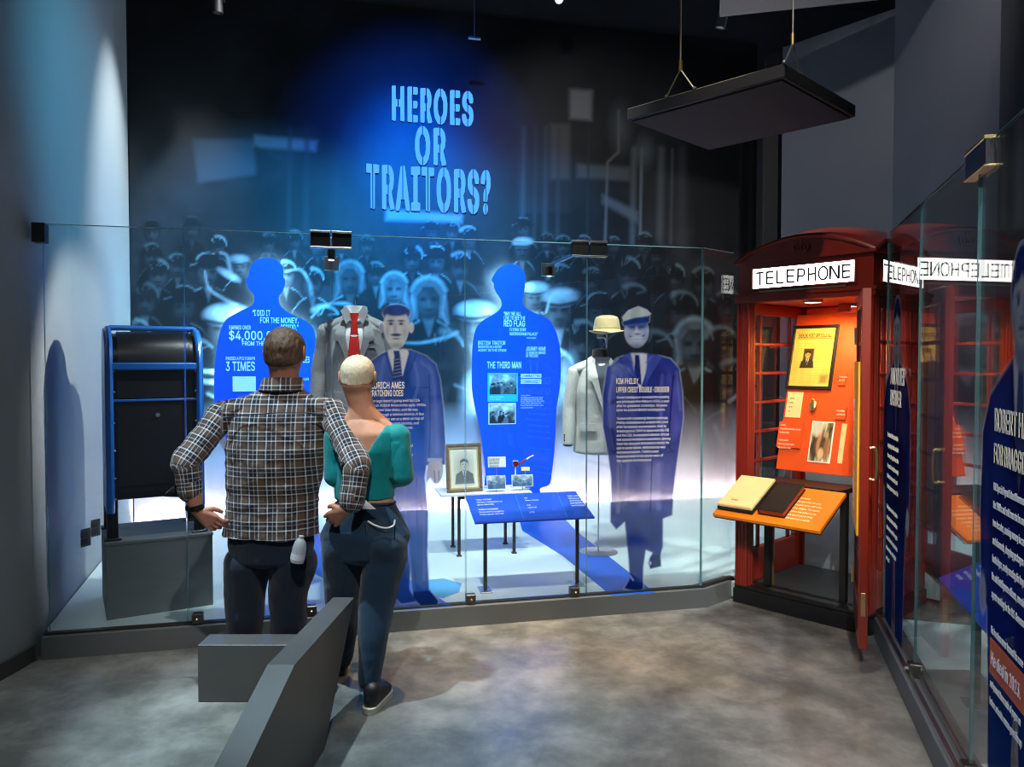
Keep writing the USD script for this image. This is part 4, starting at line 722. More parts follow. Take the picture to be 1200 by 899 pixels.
# ================================================================ FIGURES PRINTED ON THE GLASS (flat prints on the panes)
def glass_print(name, label, fr, y, box_px, paint, n, texts, parent_cat='printed figure'):
    a, b = fr.at(box_px[0], box_px[3], y), fr.at(box_px[2], box_px[1], y)
    t = thing(name, label, parent_cat, fr.w(a[0], y, a[2]), fr.a)
    a[2] = max(a[2], FLOORZ + .016); t.GetAttribute('xformOp:translate').Set(Gf.Vec3d(*map(float, fr.w(a[0], y, a[2]))))
    W_, H_ = b[0] - a[0], b[2] - a[2]
    print_grid(0, W_, 0, H_, n[0], n[1], paint, 'figure', t, mat='ink_film', px=lambda gx, gz: wall_px(fr, y)(gx + a[0], gz + a[2]), alpha=0.0, cull=True)
    return t, a
def suit_man(k, O):
    """Ames-like figure in a dark blue suit, painted in photograph coordinates"""
    B, B2, L, SK = (44, 86, 168), (88, 116, 190), (128, 148, 206), (228, 226, 214)
    body = [(432, 425), (447, 414), (462, 408), (482, 410), (500, 417), (511, 427), (516, 444), (520, 480), (522, 515), (522, 545), (500, 546), (498, 560), (502, 600), (501, 650), (503, 690), (514, 704), (512, 714), (496, 713), (484, 700), (480, 660), (474, 620), (468, 560), (440, 556), (425, 540), (422, 480), (425, 440)]
    k.poly([(438, 545), (480, 548), (484, 610), (482, 650), (480, 690), (488, 706), (470, 708), (458, 696), (452, 640), (444, 590)], (30, 78, 160), 1.2, 1, .93); k.poly(body, B, 1.2, 1, .93); k.poly([(440, 470), (500, 470), (500, 560), (440, 560)], (26, 84, 186), 8, .9)
    k.poly([(482, 412), (503, 420), (512, 432), (515, 462), (498, 470), (482, 450)], B2, 4, .8); k.poly([(500, 470), (516, 470), (520, 540), (502, 545)], L, 5, .55); k.poly([(436, 425), (458, 414), (462, 440), (444, 462)], B2, 4, .8)
    k.line([(488, 414), (480, 436), (470, 448)], 1.6, (60, 84, 160)); k.line([(452, 413), (458, 436), (466, 448)], 1.6, (60, 84, 160)); k.line([(486, 455), (502, 454)], 1.2, (50, 76, 150)); k.line([(503, 440), (504, 500), (502, 545)], 1.5, (46, 74, 150), .8)
    k.poly([(466, 560), (503, 558), (502, 620), (475, 622)], (120, 126, 200), 8, .8); k.line([(488, 562), (490, 690)], 1.6, (26, 70, 150), .8); k.poly([(474, 620), (502, 620), (503, 690), (480, 690)], (24, 92, 176), 8, .9)
    k.poly([(484, 694), (502, 692), (514, 704), (512, 714), (496, 713), (484, 702)], (10, 40, 110), 1.2)
    k.poly([(453, 402), (470, 410), (476, 404), (479, 414), (472, 440), (468, 446), (462, 440), (455, 416)], (238, 236, 228), .8); k.poly([(461, 411), (468, 411), (469, 417), (472, 446), (460, 446), (462, 417)], (52, 66, 128), .6)
    for i in range(6): k.line([(461, 422 + 4 * i), (471, 420 + 4 * i)], .9, (150, 160, 200), .8, .6, False)
    k.poly([(450, 380), (479, 380), (477, 396), (472, 406), (465, 409), (458, 406), (452, 396)], SK, .8, 1, .97)
    k.ell(464.5, 367, 16.3, 10.5, (66, 88, 150), .1, 1, alpha=.97); k.ell(464.5, 382, 15, 22, SK, .08, 1, alpha=.97); k.ell(464.5, 364, 16, 6.5, (66, 88, 150), .2, 1); k.ell(482, 384, 3, 6, SK, .2, 1, alpha=.97); k.ell(447, 384, 2.6, 6, (170, 176, 190), .2, 1, alpha=.97)
    for s in (-1, 1): k.ell(464 + s * 6, 376, 4, 1.2, (70, 84, 120), .5, .9); k.ell(464 + s * 6, 379.5, 3, 1.8, (120, 126, 140), .6, .9); k.ell(464 + s * 6, 379.5, 1.3, 1.2, (40, 50, 80), .5, .9); k.ell(464 + s * 10.5, 390, 2.5, 8, (170, 174, 178), .8, .6)
    k.ell(463, 386, 1.6, 5, (180, 180, 178), .7, .7); k.ell(464, 392.5, 6, 1.8, (60, 72, 110), .35, .95); k.ell(464, 397, 4.5, 1, (120, 110, 120), .5, .8); k.ell(464.5, 405, 7, 2.5, (150, 150, 156), .7, .7)
    k.poly([(503, 541), (517, 540), (520, 549), (518, 560), (513, 567), (508, 566), (504, 560), (500, 566), (499, 556)], (222, 216, 214), .8, 1, .97); k.line([(509, 552), (510, 566)], .9, (80, 100, 160)); k.line([(514, 552), (514, 564)], .8, (90, 108, 166)); k.poly([(501, 537), (518, 537), (518, 541), (501, 541)], (200, 206, 226), .6)
    for p, w_ in [([(494, 425), (506, 436), (510, 470), (512, 530)], 3.2), ([(450, 420), (446, 450), (452, 480)], 3), ([(486, 425), (490, 452), (480, 480)], 2.6), ([(474, 570), (478, 640), (486, 690)], 2.6), ([(497, 570), (497, 680)], 2.4)]: k.line(p, w_, (128, 146, 212), .55, 1.2)
    n = meshkit.fbm(np.stack([k.x / 9, k.z / 22, np.zeros_like(k.x)], 1), 3, 4); k.tint(.8 + .4 * n)
GYF = GY - .0068
f1, fa1 = glass_print('printed_figure', 'life-size translucent print of a mustached man in a blue suit on the glass', CASE, GYF, (418, 352, 528, 718), lambda k: suit_man(k, 0), (130, 400), None)
def gtext(t, a, rows, mat='text_cream', y=-.0012, fr=CASE, fy=None, bold=True, nm='lettering'):
    obj(nm, cat(*[ptx(t, a[0], a[2], *r, fr=fr, fy=GYF if fy is None else fy, y=y, bold=bold) for r in rows]), mat, t, smooth=False)
gtext(f1, fa1, [('ALDRICH AMES', 431, 474, 455.5, 448), ('SCRATCHING DOES', 430, 472.5, 464.5, 457.5)])
L1 = ['Marriage wasn\u2019t going well for CIA', 'officer Aldrich Ames in the early 1980s.', 'His career was shaky, and he was', 'going through a ruinous divorce. A few', 'years later he sat at a desk on top of', 'the agency\u2019s biggest secrets, and', 'sold them for his new lover.', '', 'Cash came in bags,', 'then in stacks, always', 'left at signal sites marked', 'in chalk on mailboxes.', 'It took nine years to reach', 'and convict him.']
gtext(f1, fa1, [(s, 433, 499 - (len(L1[1]) - len(s)) * 1.2 if i not in (1,) else 499.5, 471.5 + 5.35 * i, 468.3 + 5.35 * i) for i, s in enumerate(L1) if s], bold=False, nm='body_text')
def coat_man(k):
    B, B2, L, D = (44, 60, 150), (78, 92, 180), (140, 144, 206), (18, 48, 130)
    k.poly([(711, 430), (722, 420), (738, 414), (752, 414), (770, 416), (786, 420), (796, 432), (800, 460), (801, 490), (797, 520), (791, 560), (788, 604), (777, 608), (777, 640), (774, 652), (775, 664), (762, 667), (759, 660), (764, 648), (757, 645), (754, 665), (754, 690), (745, 693), (731, 690), (738, 678), (736, 650), (732, 612), (722, 621), (715, 612), (716, 560), (712, 530), (706, 500), (706, 465)], B, 1.2, 1, .92)
    k.poly([(713, 430), (736, 416), (732, 470), (720, 500), (712, 495)], B2, 5, .8); k.poly([(772, 420), (794, 432), (797, 500), (780, 520), (766, 470)], (62, 66, 158), 6, .8); k.poly([(784, 440), (798, 450), (798, 505), (788, 515)], (96, 96, 184), 5, .6)
    k.poly([(716, 540), (790, 540), (788, 604), (732, 600), (718, 612)], (66, 76, 164), 10, .75); k.poly([(755, 545), (772, 545), (770, 590), (752, 590)], L, 8, .7); k.line([(726, 545), (724, 600)], 5, L, .5); k.poly([(744, 545), (754, 545), (748, 600), (738, 590)], D, 4, .7); k.poly([(729, 606), (777, 602), (776, 640), (734, 640)], D, 6, .9)
    k.poly([(733, 640), (756, 640), (754, 690), (736, 690)], D, 4, .9); k.poly([(731, 690), (738, 680), (754, 684), (752, 692)], (12, 30, 96), 1); k.poly([(760, 652), (775, 650), (775, 664), (762, 667)], (12, 34, 100), 1); k.ell(762, 660, 1.4, 2, (190, 200, 226), .4); k.line([(738, 674), (742, 680)], 1.6, (170, 184, 220))
    k.poly([(736, 408), (748, 412), (758, 408), (759, 430), (750, 458), (746, 446), (738, 432)], (236, 234, 228), .8); k.poly([(744, 416), (749, 416), (750, 424), (752, 452), (742, 446), (744, 424)], (40, 50, 128), .7)
    k.poly([(733, 410), (738, 408), (745, 442), (733, 436), (728, 424)], B2, 1.2); k.poly([(759, 406), (764, 410), (776, 420), (766, 436), (756, 452)], B2, 1.2); k.line([(728, 424), (742, 446), (750, 470), (750, 545)], 1.4, D, .8); k.line([(776, 420), (760, 446)], 1.2, D, .7); k.line([(714, 428), (724, 421)], 2.4, (170, 176, 214), .8); k.line([(772, 411), (786, 418)], 2, (150, 156, 206), .8); k.poly([(712, 470), (728, 466), (728, 470), (713, 476)], D, 1.2)
    k.ell(746, 388, 14, 19, (206, 210, 214), .08, 1, alpha=.97); k.ell(746, 380, 15, 7, (52, 84, 150), .3, .9); k.poly([(729, 372), (736, 364), (748, 359), (758, 363), (763, 368), (757, 371), (744, 372), (731, 377)], (206, 210, 196), .8, 1, .97); k.poly([(729, 377), (745, 372.5), (762, 370), (761, 378), (745, 379), (731, 382)], (34, 62, 128), .9, 1, .97)
    for s in (-1, 1): k.ell(746 + s * 6, 383, 3.4, 1.6, (60, 80, 130), .5, .9); k.ell(746 + s * 9.5, 393, 3, 6, (140, 152, 180), .8, .7)
    k.ell(746, 388, 1.8, 4.5, (234, 234, 230), .6, .8); k.ell(747, 391.5, 3.4, 1.2, (90, 100, 140), .5, .8); k.line([(738, 394), (746, 397), (755, 393)], 1.4, (60, 70, 118), .9); k.line([(740, 395.5), (746, 396.5), (752, 395)], 1.2, (244, 244, 240), .9); k.ell(746, 405, 8, 3, (110, 124, 164), .7, .7)
    for p, w_ in [([(712, 470), (718, 505), (722, 530)], 1.6), ([(789, 440), (786, 480), (784, 520), (788, 530)], 1.8), ([(724, 440), (722, 480), (728, 520)], 1.4), ([(783, 530), (790, 528)], 1.6), ([(716, 528), (726, 532)], 1.6), ([(764, 540), (762, 600)], 1.5), ([(726, 545), (729, 606)], 1.4)]: k.line(p, w_, (14, 30, 104), .85)
    for p, w_ in [([(718, 440), (714, 468), (716, 500)], 3.0), ([(793, 436), (797, 480)], 2.6), ([(776, 440), (774, 480), (778, 520)], 3), ([(736, 540), (733, 590)], 3), ([(771, 545), (772, 596)], 4), ([(742, 425), (733, 415)], 1.6), ([(757, 425), (766, 416)], 1.6)]: k.line(p, w_, (122, 128, 204), .6, 1.2)
    n = meshkit.fbm(np.stack([k.x / 8, k.z / 20, np.ones_like(k.x)], 1), 3, 6); k.tint(.72 + .55 * n)
f2, fa2 = glass_print('printed_figure', 'life-size print of a smiling man in flat cap and trench coat on the glass', CASE, GYF, (702, 354, 806, 698), coat_man, (125, 380), None)
gtext(f2, fa2, [('KIM PHILBY', 722, 748, 450, 443.5), ('UPPER CREST DOUBLE-CROSSER', 722, 784, 460, 453.8)])
L2_ = ['Soviet intelligence recruited the wealthy', 'and privileged Kim Philby in 1934, a year', 'after he graduated Cambridge. Six years', 'later he joined British intelligence.', '', 'Tasked with countering Soviet espionage,', 'Philby maintained on a triple life: year', 'after he learned secret names. Sent to', 'Washington in 1949 to liaise with the FBI', 'and the CIA, he enjoyed a decade of trust', 'that passed intelligence operations, among', 'them the decrypts that outed a friend. He', 'quit to avoid blame, defected and was', 'welcomed ashore. Traitors seen', 'hundreds died in his secret wars of', 'the agents he betrayed.']
gtext(f2, fa2, [(s, 722.5, 784 - (41 - len(s)) * 1.15, 467.3 + 4.95 * i, 464.2 + 4.95 * i) for i, s in enumerate(L2_) if s], bold=False, nm='body_text', mat='text_white')
# ================================================================ TELEPHONE BOOTH
simple('booth_red', (130, 33, 15), .28, 0, .6, var=.12, vscale=3, coat_weight=.35, coat_roughness=.15); simple('booth_inside', (196, 78, 26), .45, var=.06, vscale=4); simple('board_orange', (226, 82, 16), .5); simple('orange_panel', (244, 132, 18), .5); simple('yellow_panel', (250, 176, 24), .5)
simple('booth_floor', (44, 48, 50), .6); simple('booth_grey', (150, 160, 164), .6); simple('sign_ink', (40, 30, 30), .6); simple('brass', (206, 178, 120), .3, .9)
BW = .88; PL = .085
bt = thing('telephone_booth', 'red domed telephone booth with its door standing open', 'telephone booth', BOOTH.w(0, 0), BOOTH.a)
obj('base', cat(bx(-.01, BW + .01, -.01, BW + .01, 0, .10, .006)), 'black_metal', bt)
obj('sill', bx(.0, BW, -.0, BW, .10, .118, .004), 'black_metal', bt)
Z0, Z1 = .118, 1.985
for (x, y) in ((0, 0), (BW - PL, 0), (0, BW - PL), (BW - PL, BW - PL)):
    fl_ = Polygon([(x, y), (x + PL, y), (x + PL, y + PL), (x, y + PL)])
    for t in (.25, .5, .75):
        for c in ((x + PL * t, y), (x + PL * t, y + PL), (x, y + PL * t), (x + PL, y + PL * t)): fl_ = fl_.difference(Point(c).buffer(.0075, 3))
    obj('corner_post', ex_xy(fl_, Z0, Z1), 'booth_red', bt)
# glazed sides: left, right and back, eight rows with narrow margins
IN = BW - 2 * PL
def glazed(side):
    def put(m):      # built along x with the outside face at y=0, then turned to its side
        if side == 'left': return mv(rotz(m, -90), 0, BW, 0)
        if side == 'right': return mv(rotz(m, 90), BW, 0, 0)
        return mv(rotz(m, 180), BW, BW, 0)
    fr_ = obj('window_frame', put(cat(bx(PL, PL + .055, .012, .052, Z0, Z1, .004), bx(BW - PL - .055, BW - PL, .012, .052, Z0, Z1, .004), bx(PL + .055, BW - PL - .055, .012, .052, Z0, .34, .004), bx(PL + .055, BW - PL - .055, .012, .052, Z1 - .07, Z1, .004))), 'booth_red', bt)
    obj('pane', put(sharp(PL + .056, BW - PL - .056, .030, .034, .34, Z1 - .07)), 'glass', fr_, smooth=False)
    for i in range(1, 8):
        z = .34 + (Z1 - .07 - .34) * i / 8; obj('glazing_bar', put(bx(PL + .055, BW - PL - .055, .020, .046, z - .010, z + .010, .003)), 'booth_red', fr_)
    for x in (PL + .145, BW - PL - .145): obj('glazing_bar', put(bx(x - .009, x + .009, .021, .045, .34, Z1 - .07, .003)), 'booth_red', fr_)
for s in ('left', 'right', 'back'): glazed(s)
obj('back_lining', bx(PL, BW - PL, BW - .075, BW - .060, 1.70, Z1, .003), 'booth_inside', bt); obj('back_lining', bx(PL, BW - PL, BW - .075, BW - .060, .118, .80, .003), 'booth_grey', bt)
# head: lintel mouldings, fascia with lit signs, arched pediments, sail dome
obj('ceiling_board', bx(.03, BW - .03, .03, BW - .03, Z1 + .01, Z1 + .03, .003), 'booth_inside', bt)
def ring(z0, z1, o, i, mat='booth_red', nm='moulding'):
    return obj(nm, ex_xy(shapely.box(-o, -o, BW + o, BW + o).difference(shapely.box(i, i, BW - i, BW - i)), z0, z1), mat, bt)
ring(Z1, Z1 + .035, .012, .05); ring(Z1 + .035, Z1 + .055, .02, .05); ring(Z1 + .055, 2.235, -.006, .07, nm='fascia'); ring(2.235, 2.255, .016, .06)
SGN = []
def on_side(m, k): return mv(rotz(m, 90 * k), *[(0, 0), (BW, 0), (BW, BW), (0, BW)][k])
for k in range(4):
    fr_ = obj('sign_frame', on_side(ex_xz(shapely.box(.10, 2.062, BW - .10, 2.208).difference(shapely.box(.112, 2.072, BW - .112, 2.198)), -.006, .012), k), 'booth_red', bt)
    sp = obj('sign_box', on_side(sharp(.112, BW - .112, .0, .01, 2.072, 2.198), k), 'sign_white', bt, smooth=False, label='backlit white TELEPHONE sign')
    obj('lettering', on_side(cat(*[text(c, .112 + (BW - .224) * (i + .72) / 9.44, 2.094, .083, .052 if c not in 'ON' else .062, -.0005, .0015, False, 'c') for i, c in enumerate('TELEPHONE')]), k), 'sign_ink', sp, smooth=False)
    obj('vent_slot', on_side(sharp(.16, BW - .16, -.008, .0, 2.046, 2.056), k), 'brass', bt)
    xs = np.linspace(-.008, BW + .008, 25); arch = 2.255 + .125 * (1 - ((xs - BW / 2) / (BW / 2 + .008)) ** 2)
    pe = obj('pediment', on_side(ex_xz(np.vstack([np.c_[xs, arch], [[BW + .008, 2.25], [-.008, 2.25]]]), -.004, .05), k), 'booth_red', bt)
    obj('arch_moulding', on_side(tube(np.c_[xs, np.full_like(xs, -.006), arch - .006], .014, 8), k), 'booth_red', pe)
    cx, cz = BW / 2, 2.275
    crown = unary_union([shapely.box(cx - .045, cz, cx + .045, cz + .012)] + [LineString(spline([(cx + s * .04, cz + .01), (cx + s * .05, cz + .04), (cx + s * .022, cz + .055), (cx, cz + .045)])).buffer(.006) for s in (-1, 1)] + [LineString([(cx, cz + .01), (cx, cz + .055)]).buffer(.005), Point(cx, cz + .062).buffer(.009), LineString([(cx - .01, cz + .076), (cx + .01, cz + .076)]).buffer(.003), LineString([(cx, cz + .066), (cx, cz + .086)]).buffer(.003)] + [Point(cx + s * .022, cz + .024).buffer(.008) for s in (-1, 1)])
    obj('crown_emblem', on_side(ex_xz(crown, -.014, -.002), k), 'booth_red', pe)
g_ = np.linspace(0, BW, 21); GX, GYY = np.meshgrid(g_, g_); hx = 1 - ((GX - BW / 2) / (BW / 2)) ** 2; hy = 1 - ((GYY - BW / 2) / (BW / 2)) ** 2
V = np.stack([GX.ravel(), GYY.ravel(), (2.25 + .11 * hx + .11 * hy).ravel()], 1); i, j = np.meshgrid(np.arange(20), np.arange(20)); a_ = (j * 21 + i).ravel()
obj('dome', TM(V, np.vstack([np.c_[a_, a_ + 1, a_ + 22], np.c_[a_, a_ + 22, a_ + 21]])), 'booth_red', bt, smooth=True)
# door, hinged at the right front post, swung out past square
hw = BOOTH.w(BW - PL - .012, -.002); hl = (BW - PL - .012, -.002); DA = math.radians(-109 + 180 + 109 - 180)
dirw = np.array([-.375, -.927, 0]); dx, dy = dirw @ BOOTH.ex, dirw @ BOOTH.ey; DANG = math.degrees(math.atan2(dy, dx))
def door(m): return mv(rotz(m, DANG), hl[0], hl[1], 0)          # x from hinge to leading edge; the inner face is at y<0
DW, D0, D1 = .665, .13, 1.975
dr_ = obj('door', door(cat(bx(0, .075, 0, .045, D0, D1, .004), bx(DW - .075, DW, 0, .045, D0, D1, .004), bx(.075, DW - .075, 0, .045, D0, D0 + .2, .004), bx(.075, DW - .075, 0, .045, D1 - .08, D1, .004))), 'booth_red', bt)
obj('pane', door(sharp(.076, DW - .076, .02, .024, D0 + .2, D1 - .08)), 'glass', dr_, smooth=False)
for i in range(1, 8):
    z = D0 + .2 + (D1 - D0 - .28) * i / 8; obj('glazing_bar', door(bx(.075, DW - .075, .010, .036, z - .010, z + .010, .003)), 'booth_red', dr_)
for x in (.16, DW - .16): obj('glazing_bar', door(bx(x - .009, x + .009, .011, .035, D0 + .2, D1 - .08, .003)), 'booth_red', dr_)
obj('hinge', door(mv(lathe([(0, -.05), (.014, -.05), (.014, .05), (0, .05)], 10), 0, 0, .35)), 'brass', dr_); obj('hinge', door(mv(lathe([(0, -.05), (.014, -.05), (.014, .05), (0, .05)], 10), 0, 0, 1.75)), 'brass', dr_); obj('latch_plate', door(bx(DW - .05, DW + .003, .012, .034, .30, .42, .002)), 'brass', dr_); obj('pull_handle', door(cat(tube(spline([(DW - .04, .045, 1.0), (DW - .04, .075, 1.01), (DW - .04, .075, 1.15), (DW - .04, .045, 1.16)]), .008, 8))), 'brass', dr_)
tp = obj('text_panel', door(bx(.05, DW - .05, -.012, -.001, .70, 1.60, .002)), 'yellow_panel', dr_, label='yellow text panel on the inner face of the door')
def rev(lines, x, z, h, gap, bold=False, sq=.62): 
    m = greek(lines, 0, 0, h, gap, 0, .0012, sq, bold); v = m.vertices.copy(); m.vertices = np.stack([x + v[:, 0], v[:, 1] - .0125, z + v[:, 2]], 1); return m
obj('lettering', door(cat(rev(['CALLING', 'HOME'], .1, 1.34, .05, .07, True), rev(['Agents kept in touch from public', 'boxes like this one. A call made', 'at a set hour and let ring twice', 'meant a package was waiting.', '', 'Officers in the city knew the', 'corner boxes well and watched', 'them from parked cars, noting', 'every caller in a logbook for', 'months until they had a name'], .1, 1.19, .022, .045))), 'text_white', tp, smooth=False)
# inside: leaning orange exhibit board
BD = Frame(BOOTH.w(.125, .30, .875), BOOTH.a); bl = -math.degrees(math.atan2(.29, 1.05))
eb = thing('exhibit_board', 'orange exhibit board leaning back inside the telephone booth', 'board', BD.o, BD.a)
bd = lambda m: rotx(m, bl)
BBW, BBH = .645, 1.09
obj('board', bd(bx(0, BBW, 0, .016, 0, BBH, .002)), 'board_orange', eb)
obj('hanger', bx(BBW * .42, BBW * .55, .31, .33, 1.06, 1.114, .003), 'booth_inside', eb); obj('foot_rail', bx(-.02, BBW + .02, .02, .05, -.10, -.075, .003), 'black_metal', eb)
for x in (.06, BBW - .06): obj('bracket', bx(x - .012, x + .012, .022, .04, -.10, .0, .002), 'steel', eb)
def bpt(px, py):       # pixel -> place on the board
    n = -BD.ey * math.cos(math.radians(bl)) - np.array([0, 0, 1]) * math.sin(math.radians(-bl)) * -1
    nn = BD.ey * math.cos(math.radians(bl)) + np.array([0, 0, 1.0]) * math.sin(math.radians(bl))
    P = BD.l(onplane(px, py, BD.o, nn)); return P[0], P[2] / math.cos(math.radians(bl)) if abs(math.cos(math.radians(bl))) > .1 else P[2]
def newspaper(k):
    x0, x1, z0, z1 = k.x.min(), k.x.max(), k.z.min(), k.z.max(); w, h = x1 - x0, z1 - z0; INK = (120, 96, 44)
    k.c = lin(np.tile((232, 200, 96), (len(k.x), 1)).astype(float) + (meshkit.fbm(np.stack([k.x / w * 4, k.z / h * 5, k.x * 0], 1), 3, 3)[:, None] - .5) * 30)
    for t in (.82, .845): k.line([(x0 + .08 * w, z0 + t * h), (x1 - .08 * w, z0 + t * h)], .016 * h, INK, .45 if t > .83 else .8, .6, False)
    R = np.random.default_rng(2)
    for c in range(5):
        for r in range(34):
            zz = z0 + h * (.06 + .7 * r / 34); xa = x0 + w * (.07 + .175 * c)
            if c in (1, 2) and .32 < (zz - z0) / h < .66 or c == 4 and (zz - z0) / h < .22: continue
            k.line([(xa, zz), (xa + w * R.uniform(.12, .155), zz)], .006 * h, INK, .32, .8, False)
    px0, pz0, pw, ph = x0 + .27 * w, z0 + .34 * h, .26 * w, .31 * h
    k.poly([(px0, pz0), (px0 + pw, pz0), (px0 + pw, pz0 + ph), (px0, pz0 + ph)], (72, 62, 40), .004); face(k, px0 + pw * .45, pz0 + ph * .66, ph * .17, (214, 186, 110), (40, 34, 24), (150, 128, 74), (50, 44, 32), (30, 28, 20))
    k.poly([(x0 + .74 * w, z0 + .06 * h), (x0 + .92 * w, z0 + .06 * h), (x0 + .94 * w, z0 + .2 * h), (x0 + .75 * w, z0 + .2 * h)], (110, 92, 50), .01, .7)
def child(nm, x0, x1, z0, z1, mat, th=.006, y=0.0): return obj(nm, bd(bx(x0, x1, y - th, y, z0, z1, .0015)), mat, eb)
def bthing(name, label, cat_, px0, py1, px1, py0, grp=None):
    (a, c), (b, d) = bpt(px0, py1), bpt(px1, py0)
    up = np.array([0, 0, math.cos(math.radians(bl))]) + BD.ey * (-math.sin(math.radians(bl)))
    o = BD.o + BD.ex * a + up * c
    return thing(name, label, cat_, o, BD.a, group=grp), b - a, (d - c)
def bsheet(t, w, h, mat, th=.005, nm='sheet', y=0.0): return obj(nm, bd(bx(0, w, y - th, y - .0005, 0, h, .001)), mat, t)
nf, w, h = bthing('framed_newspaper', 'black framed yellowed newspaper page on the orange board', 'framed newspaper', 921, 456, 985, 381)
for q in ((0, w, 0, .02), (0, w, h - .02, h), (0, .02, .02, h - .02), (w - .02, w, .02, h - .02)): obj('frame_rail', bd(bx(q[0], q[1], -.022, -.0005, q[2], q[3], .002)), 'black_metal', nf)
bsheet(nf, w, h, 'paper_aged', .008, 'mount')
pg = print_grid(.02, w - .02, .02, h - .02, 110, 120, newspaper, 'newspaper_page', nf, shape=tshape(-.0095, bl), px=lambda gx, gz: np.stack([gx, gz], 1))
obj('headline', bd(text('EVENING POST: SPY TELLS ALL', .045, h - .085, .026, w - .09, -.0098, .001)), 'text_dark', nf, smooth=False)
lc, w, h = bthing('letter_card', 'small cream typed card below the framed newspaper', 'card', 920, 489, 942, 460); bsheet(lc, w, h, 'paper_cream', .006); obj('lettering', bd(greek(['IIIII IIII', 'III IIIII', 'IIII III', 'IIII'], .02, h - .05, .009, .03, -.0065, .0008)), 'text_dark', lc, smooth=False)
sn, w, h = bthing('pocket_token', 'oval dark bronze token on a loop mounted on the orange board', 'token', 950, 484, 959, 468)
obj('disc', bd(ball((.02, -.020, .045), (.026, .014, .038))), 'brass', sn); obj('loop', bd(mv(trimesh.creation.torus(.010, .003, 16, 8), .012, -.014, .088)), 'brass', sn); obj('pin', bd(tube([(.02, -.014, .045), (.02, -.001, .045)], .004)), 'steel', sn)
cp, w, h = bthing('caption_label', 'small orange caption panel under the cream card at the lower left of the board', 'label', 911, 524, 943, 496); bsheet(cp, w, h, 'board_orange', .02, 'panel'); obj('lettering', bd(greek(['A card', 'A typed introduction carried', 'by the courier', '', 'A lucky piece', 'Given as proof of who', 'had sent the caller'], .012, h - .03, .013, .026, -.0205, .0008)), 'text_cream', cp, smooth=False)
cq, w, h = bthing('caption_label', 'narrow orange caption panel at the right edge of the board beside the newspaper', 'label', 982, 452, 993, 438); bsheet(cq, w, h, 'board_orange', .012, 'panel'); obj('lettering', bd(greek(['Front page', 'of 1967'], .008, h - .03, .012, .024, -.0125, .0008)), 'text_cream', cq, smooth=False)
cr, w, h = bthing('caption_label', 'narrow orange caption panel at the right edge of the board above the photograph', 'label', 979, 492, 993, 478); bsheet(cr, w, h, 'board_orange', .012, 'panel'); obj('lettering', bd(greek(['On holiday', 'with friends'], .008, h - .03, .012, .024, -.0125, .0008)), 'text_cream', cr, smooth=False)
def holiday(k):
    x0, z0, w, h = k.x.min(), k.z.min(), np.ptp(k.x), np.ptp(k.z); n = meshkit.fbm(np.stack([(k.x - x0) / w * 9, (k.z - z0) / h * 3, k.x * 0], 1), 4, 5)[:, None]; k.c = lin(np.clip(np.array([150, 142, 108]) + (n - .5) * 330, 8, 250))
    for x, z, rx, rz, c in [(.25, .35, .2, .3, (60, 42, 34)), (.45, .4, .16, .28, (190, 140, 90)), (.62, .36, .17, .3, (50, 46, 48)), (.8, .3, .16, .28, (150, 104, 60)), (.45, .74, .07, .08, (206, 156, 112)), (.3, .68, .07, .08, (200, 150, 110)), (.64, .7, .07, .08, (190, 140, 100)), (.55, .2, .14, .14, (226, 190, 140)), (.2, .85, .3, .2, (206, 206, 190))]: k.ell(x0 + x * w, z0 + z * h, rx * w, rz * h, c, .25, .9)
hp_, w, h = bthing('photograph', 'colour snapshot of people among trees at the lower right of the board', 'photograph', 946, 541, 979, 495); bsheet(hp_, w, h, 'paper'); print_grid(.008, w - .008, .008, h - .008, 56, 60, holiday, 'print', hp_, shape=tshape(-.0058, bl), px=lambda gx, gz: np.stack([gx, gz], 1))
hq_, w, h = bthing('paper_note', 'blank cream sheet tucked behind the snapshot at the right edge of the board', 'paper', 981, 543, 993, 497); bsheet(hq_, w, h, 'paper_cream', .004)
# sloping reading shelf in front of the booth, with an open folder and a black book
SH = Frame(BOOTH.w(.055, -.366, .648), BOOTH.a); SWD, SDP = .69, math.hypot(.366, .19) - .03; sa = math.degrees(math.atan2(.19, .366))
rs = thing('reading_shelf', 'sloping orange text shelf sticking out of the front of the booth', 'shelf', SH.o, SH.a)
shf = lambda m: rotx(m, sa)
obj('text_board', shf(bx(0, SWD, 0, SDP, -.022, 0, .002)), 'orange_panel', rs); obj('under_board', shf(bx(.002, SWD - .002, .004, SDP, -.034, -.022, .002)), 'black_metal', rs)
obj('support_ledge', bx(.06, SWD - .03, .34, .60, .155, .185, .003), 'black_metal', rs); obj('support_post', bx(SWD - .09, SWD - .05, .46, .50, -.52, .16, .002), 'black_metal', rs); obj('support_post', bx(.10, .14, .46, .50, -.52, .16, .002), 'black_metal', rs)
obj('lettering', shf(cat(flat_text(['Two books', 'The agent kept his story', 'in a plain folder, with notes', 'in the margins. The second', 'volume was written by his', 'wife and printed in 1968.', 'Both were read in secret'], .45, .27, .0155, .034, .62))), 'text_cream', rs, smooth=False)
def s_pt(px, py):
    nn = SH.ey * -math.sin(math.radians(sa)) + np.array([0, 0, 1.0]) * math.cos(math.radians(sa)); P = SH.l(onplane(px, py, SH.o, nn)); return P[0], P[1] / math.cos(math.radians(sa))
def onshelf(x, y): return SH.o + SH.ex * x + SH.ey * (y * math.cos(math.radians(sa))) + np.array([0, 0, y * math.sin(math.radians(sa))])
fq = [s_pt(838, 586), s_pt(876, 598), s_pt(903, 566), s_pt(858, 556)]
x0, y0 = min(p[0] for p in fq), min(p[1] for p in fq)
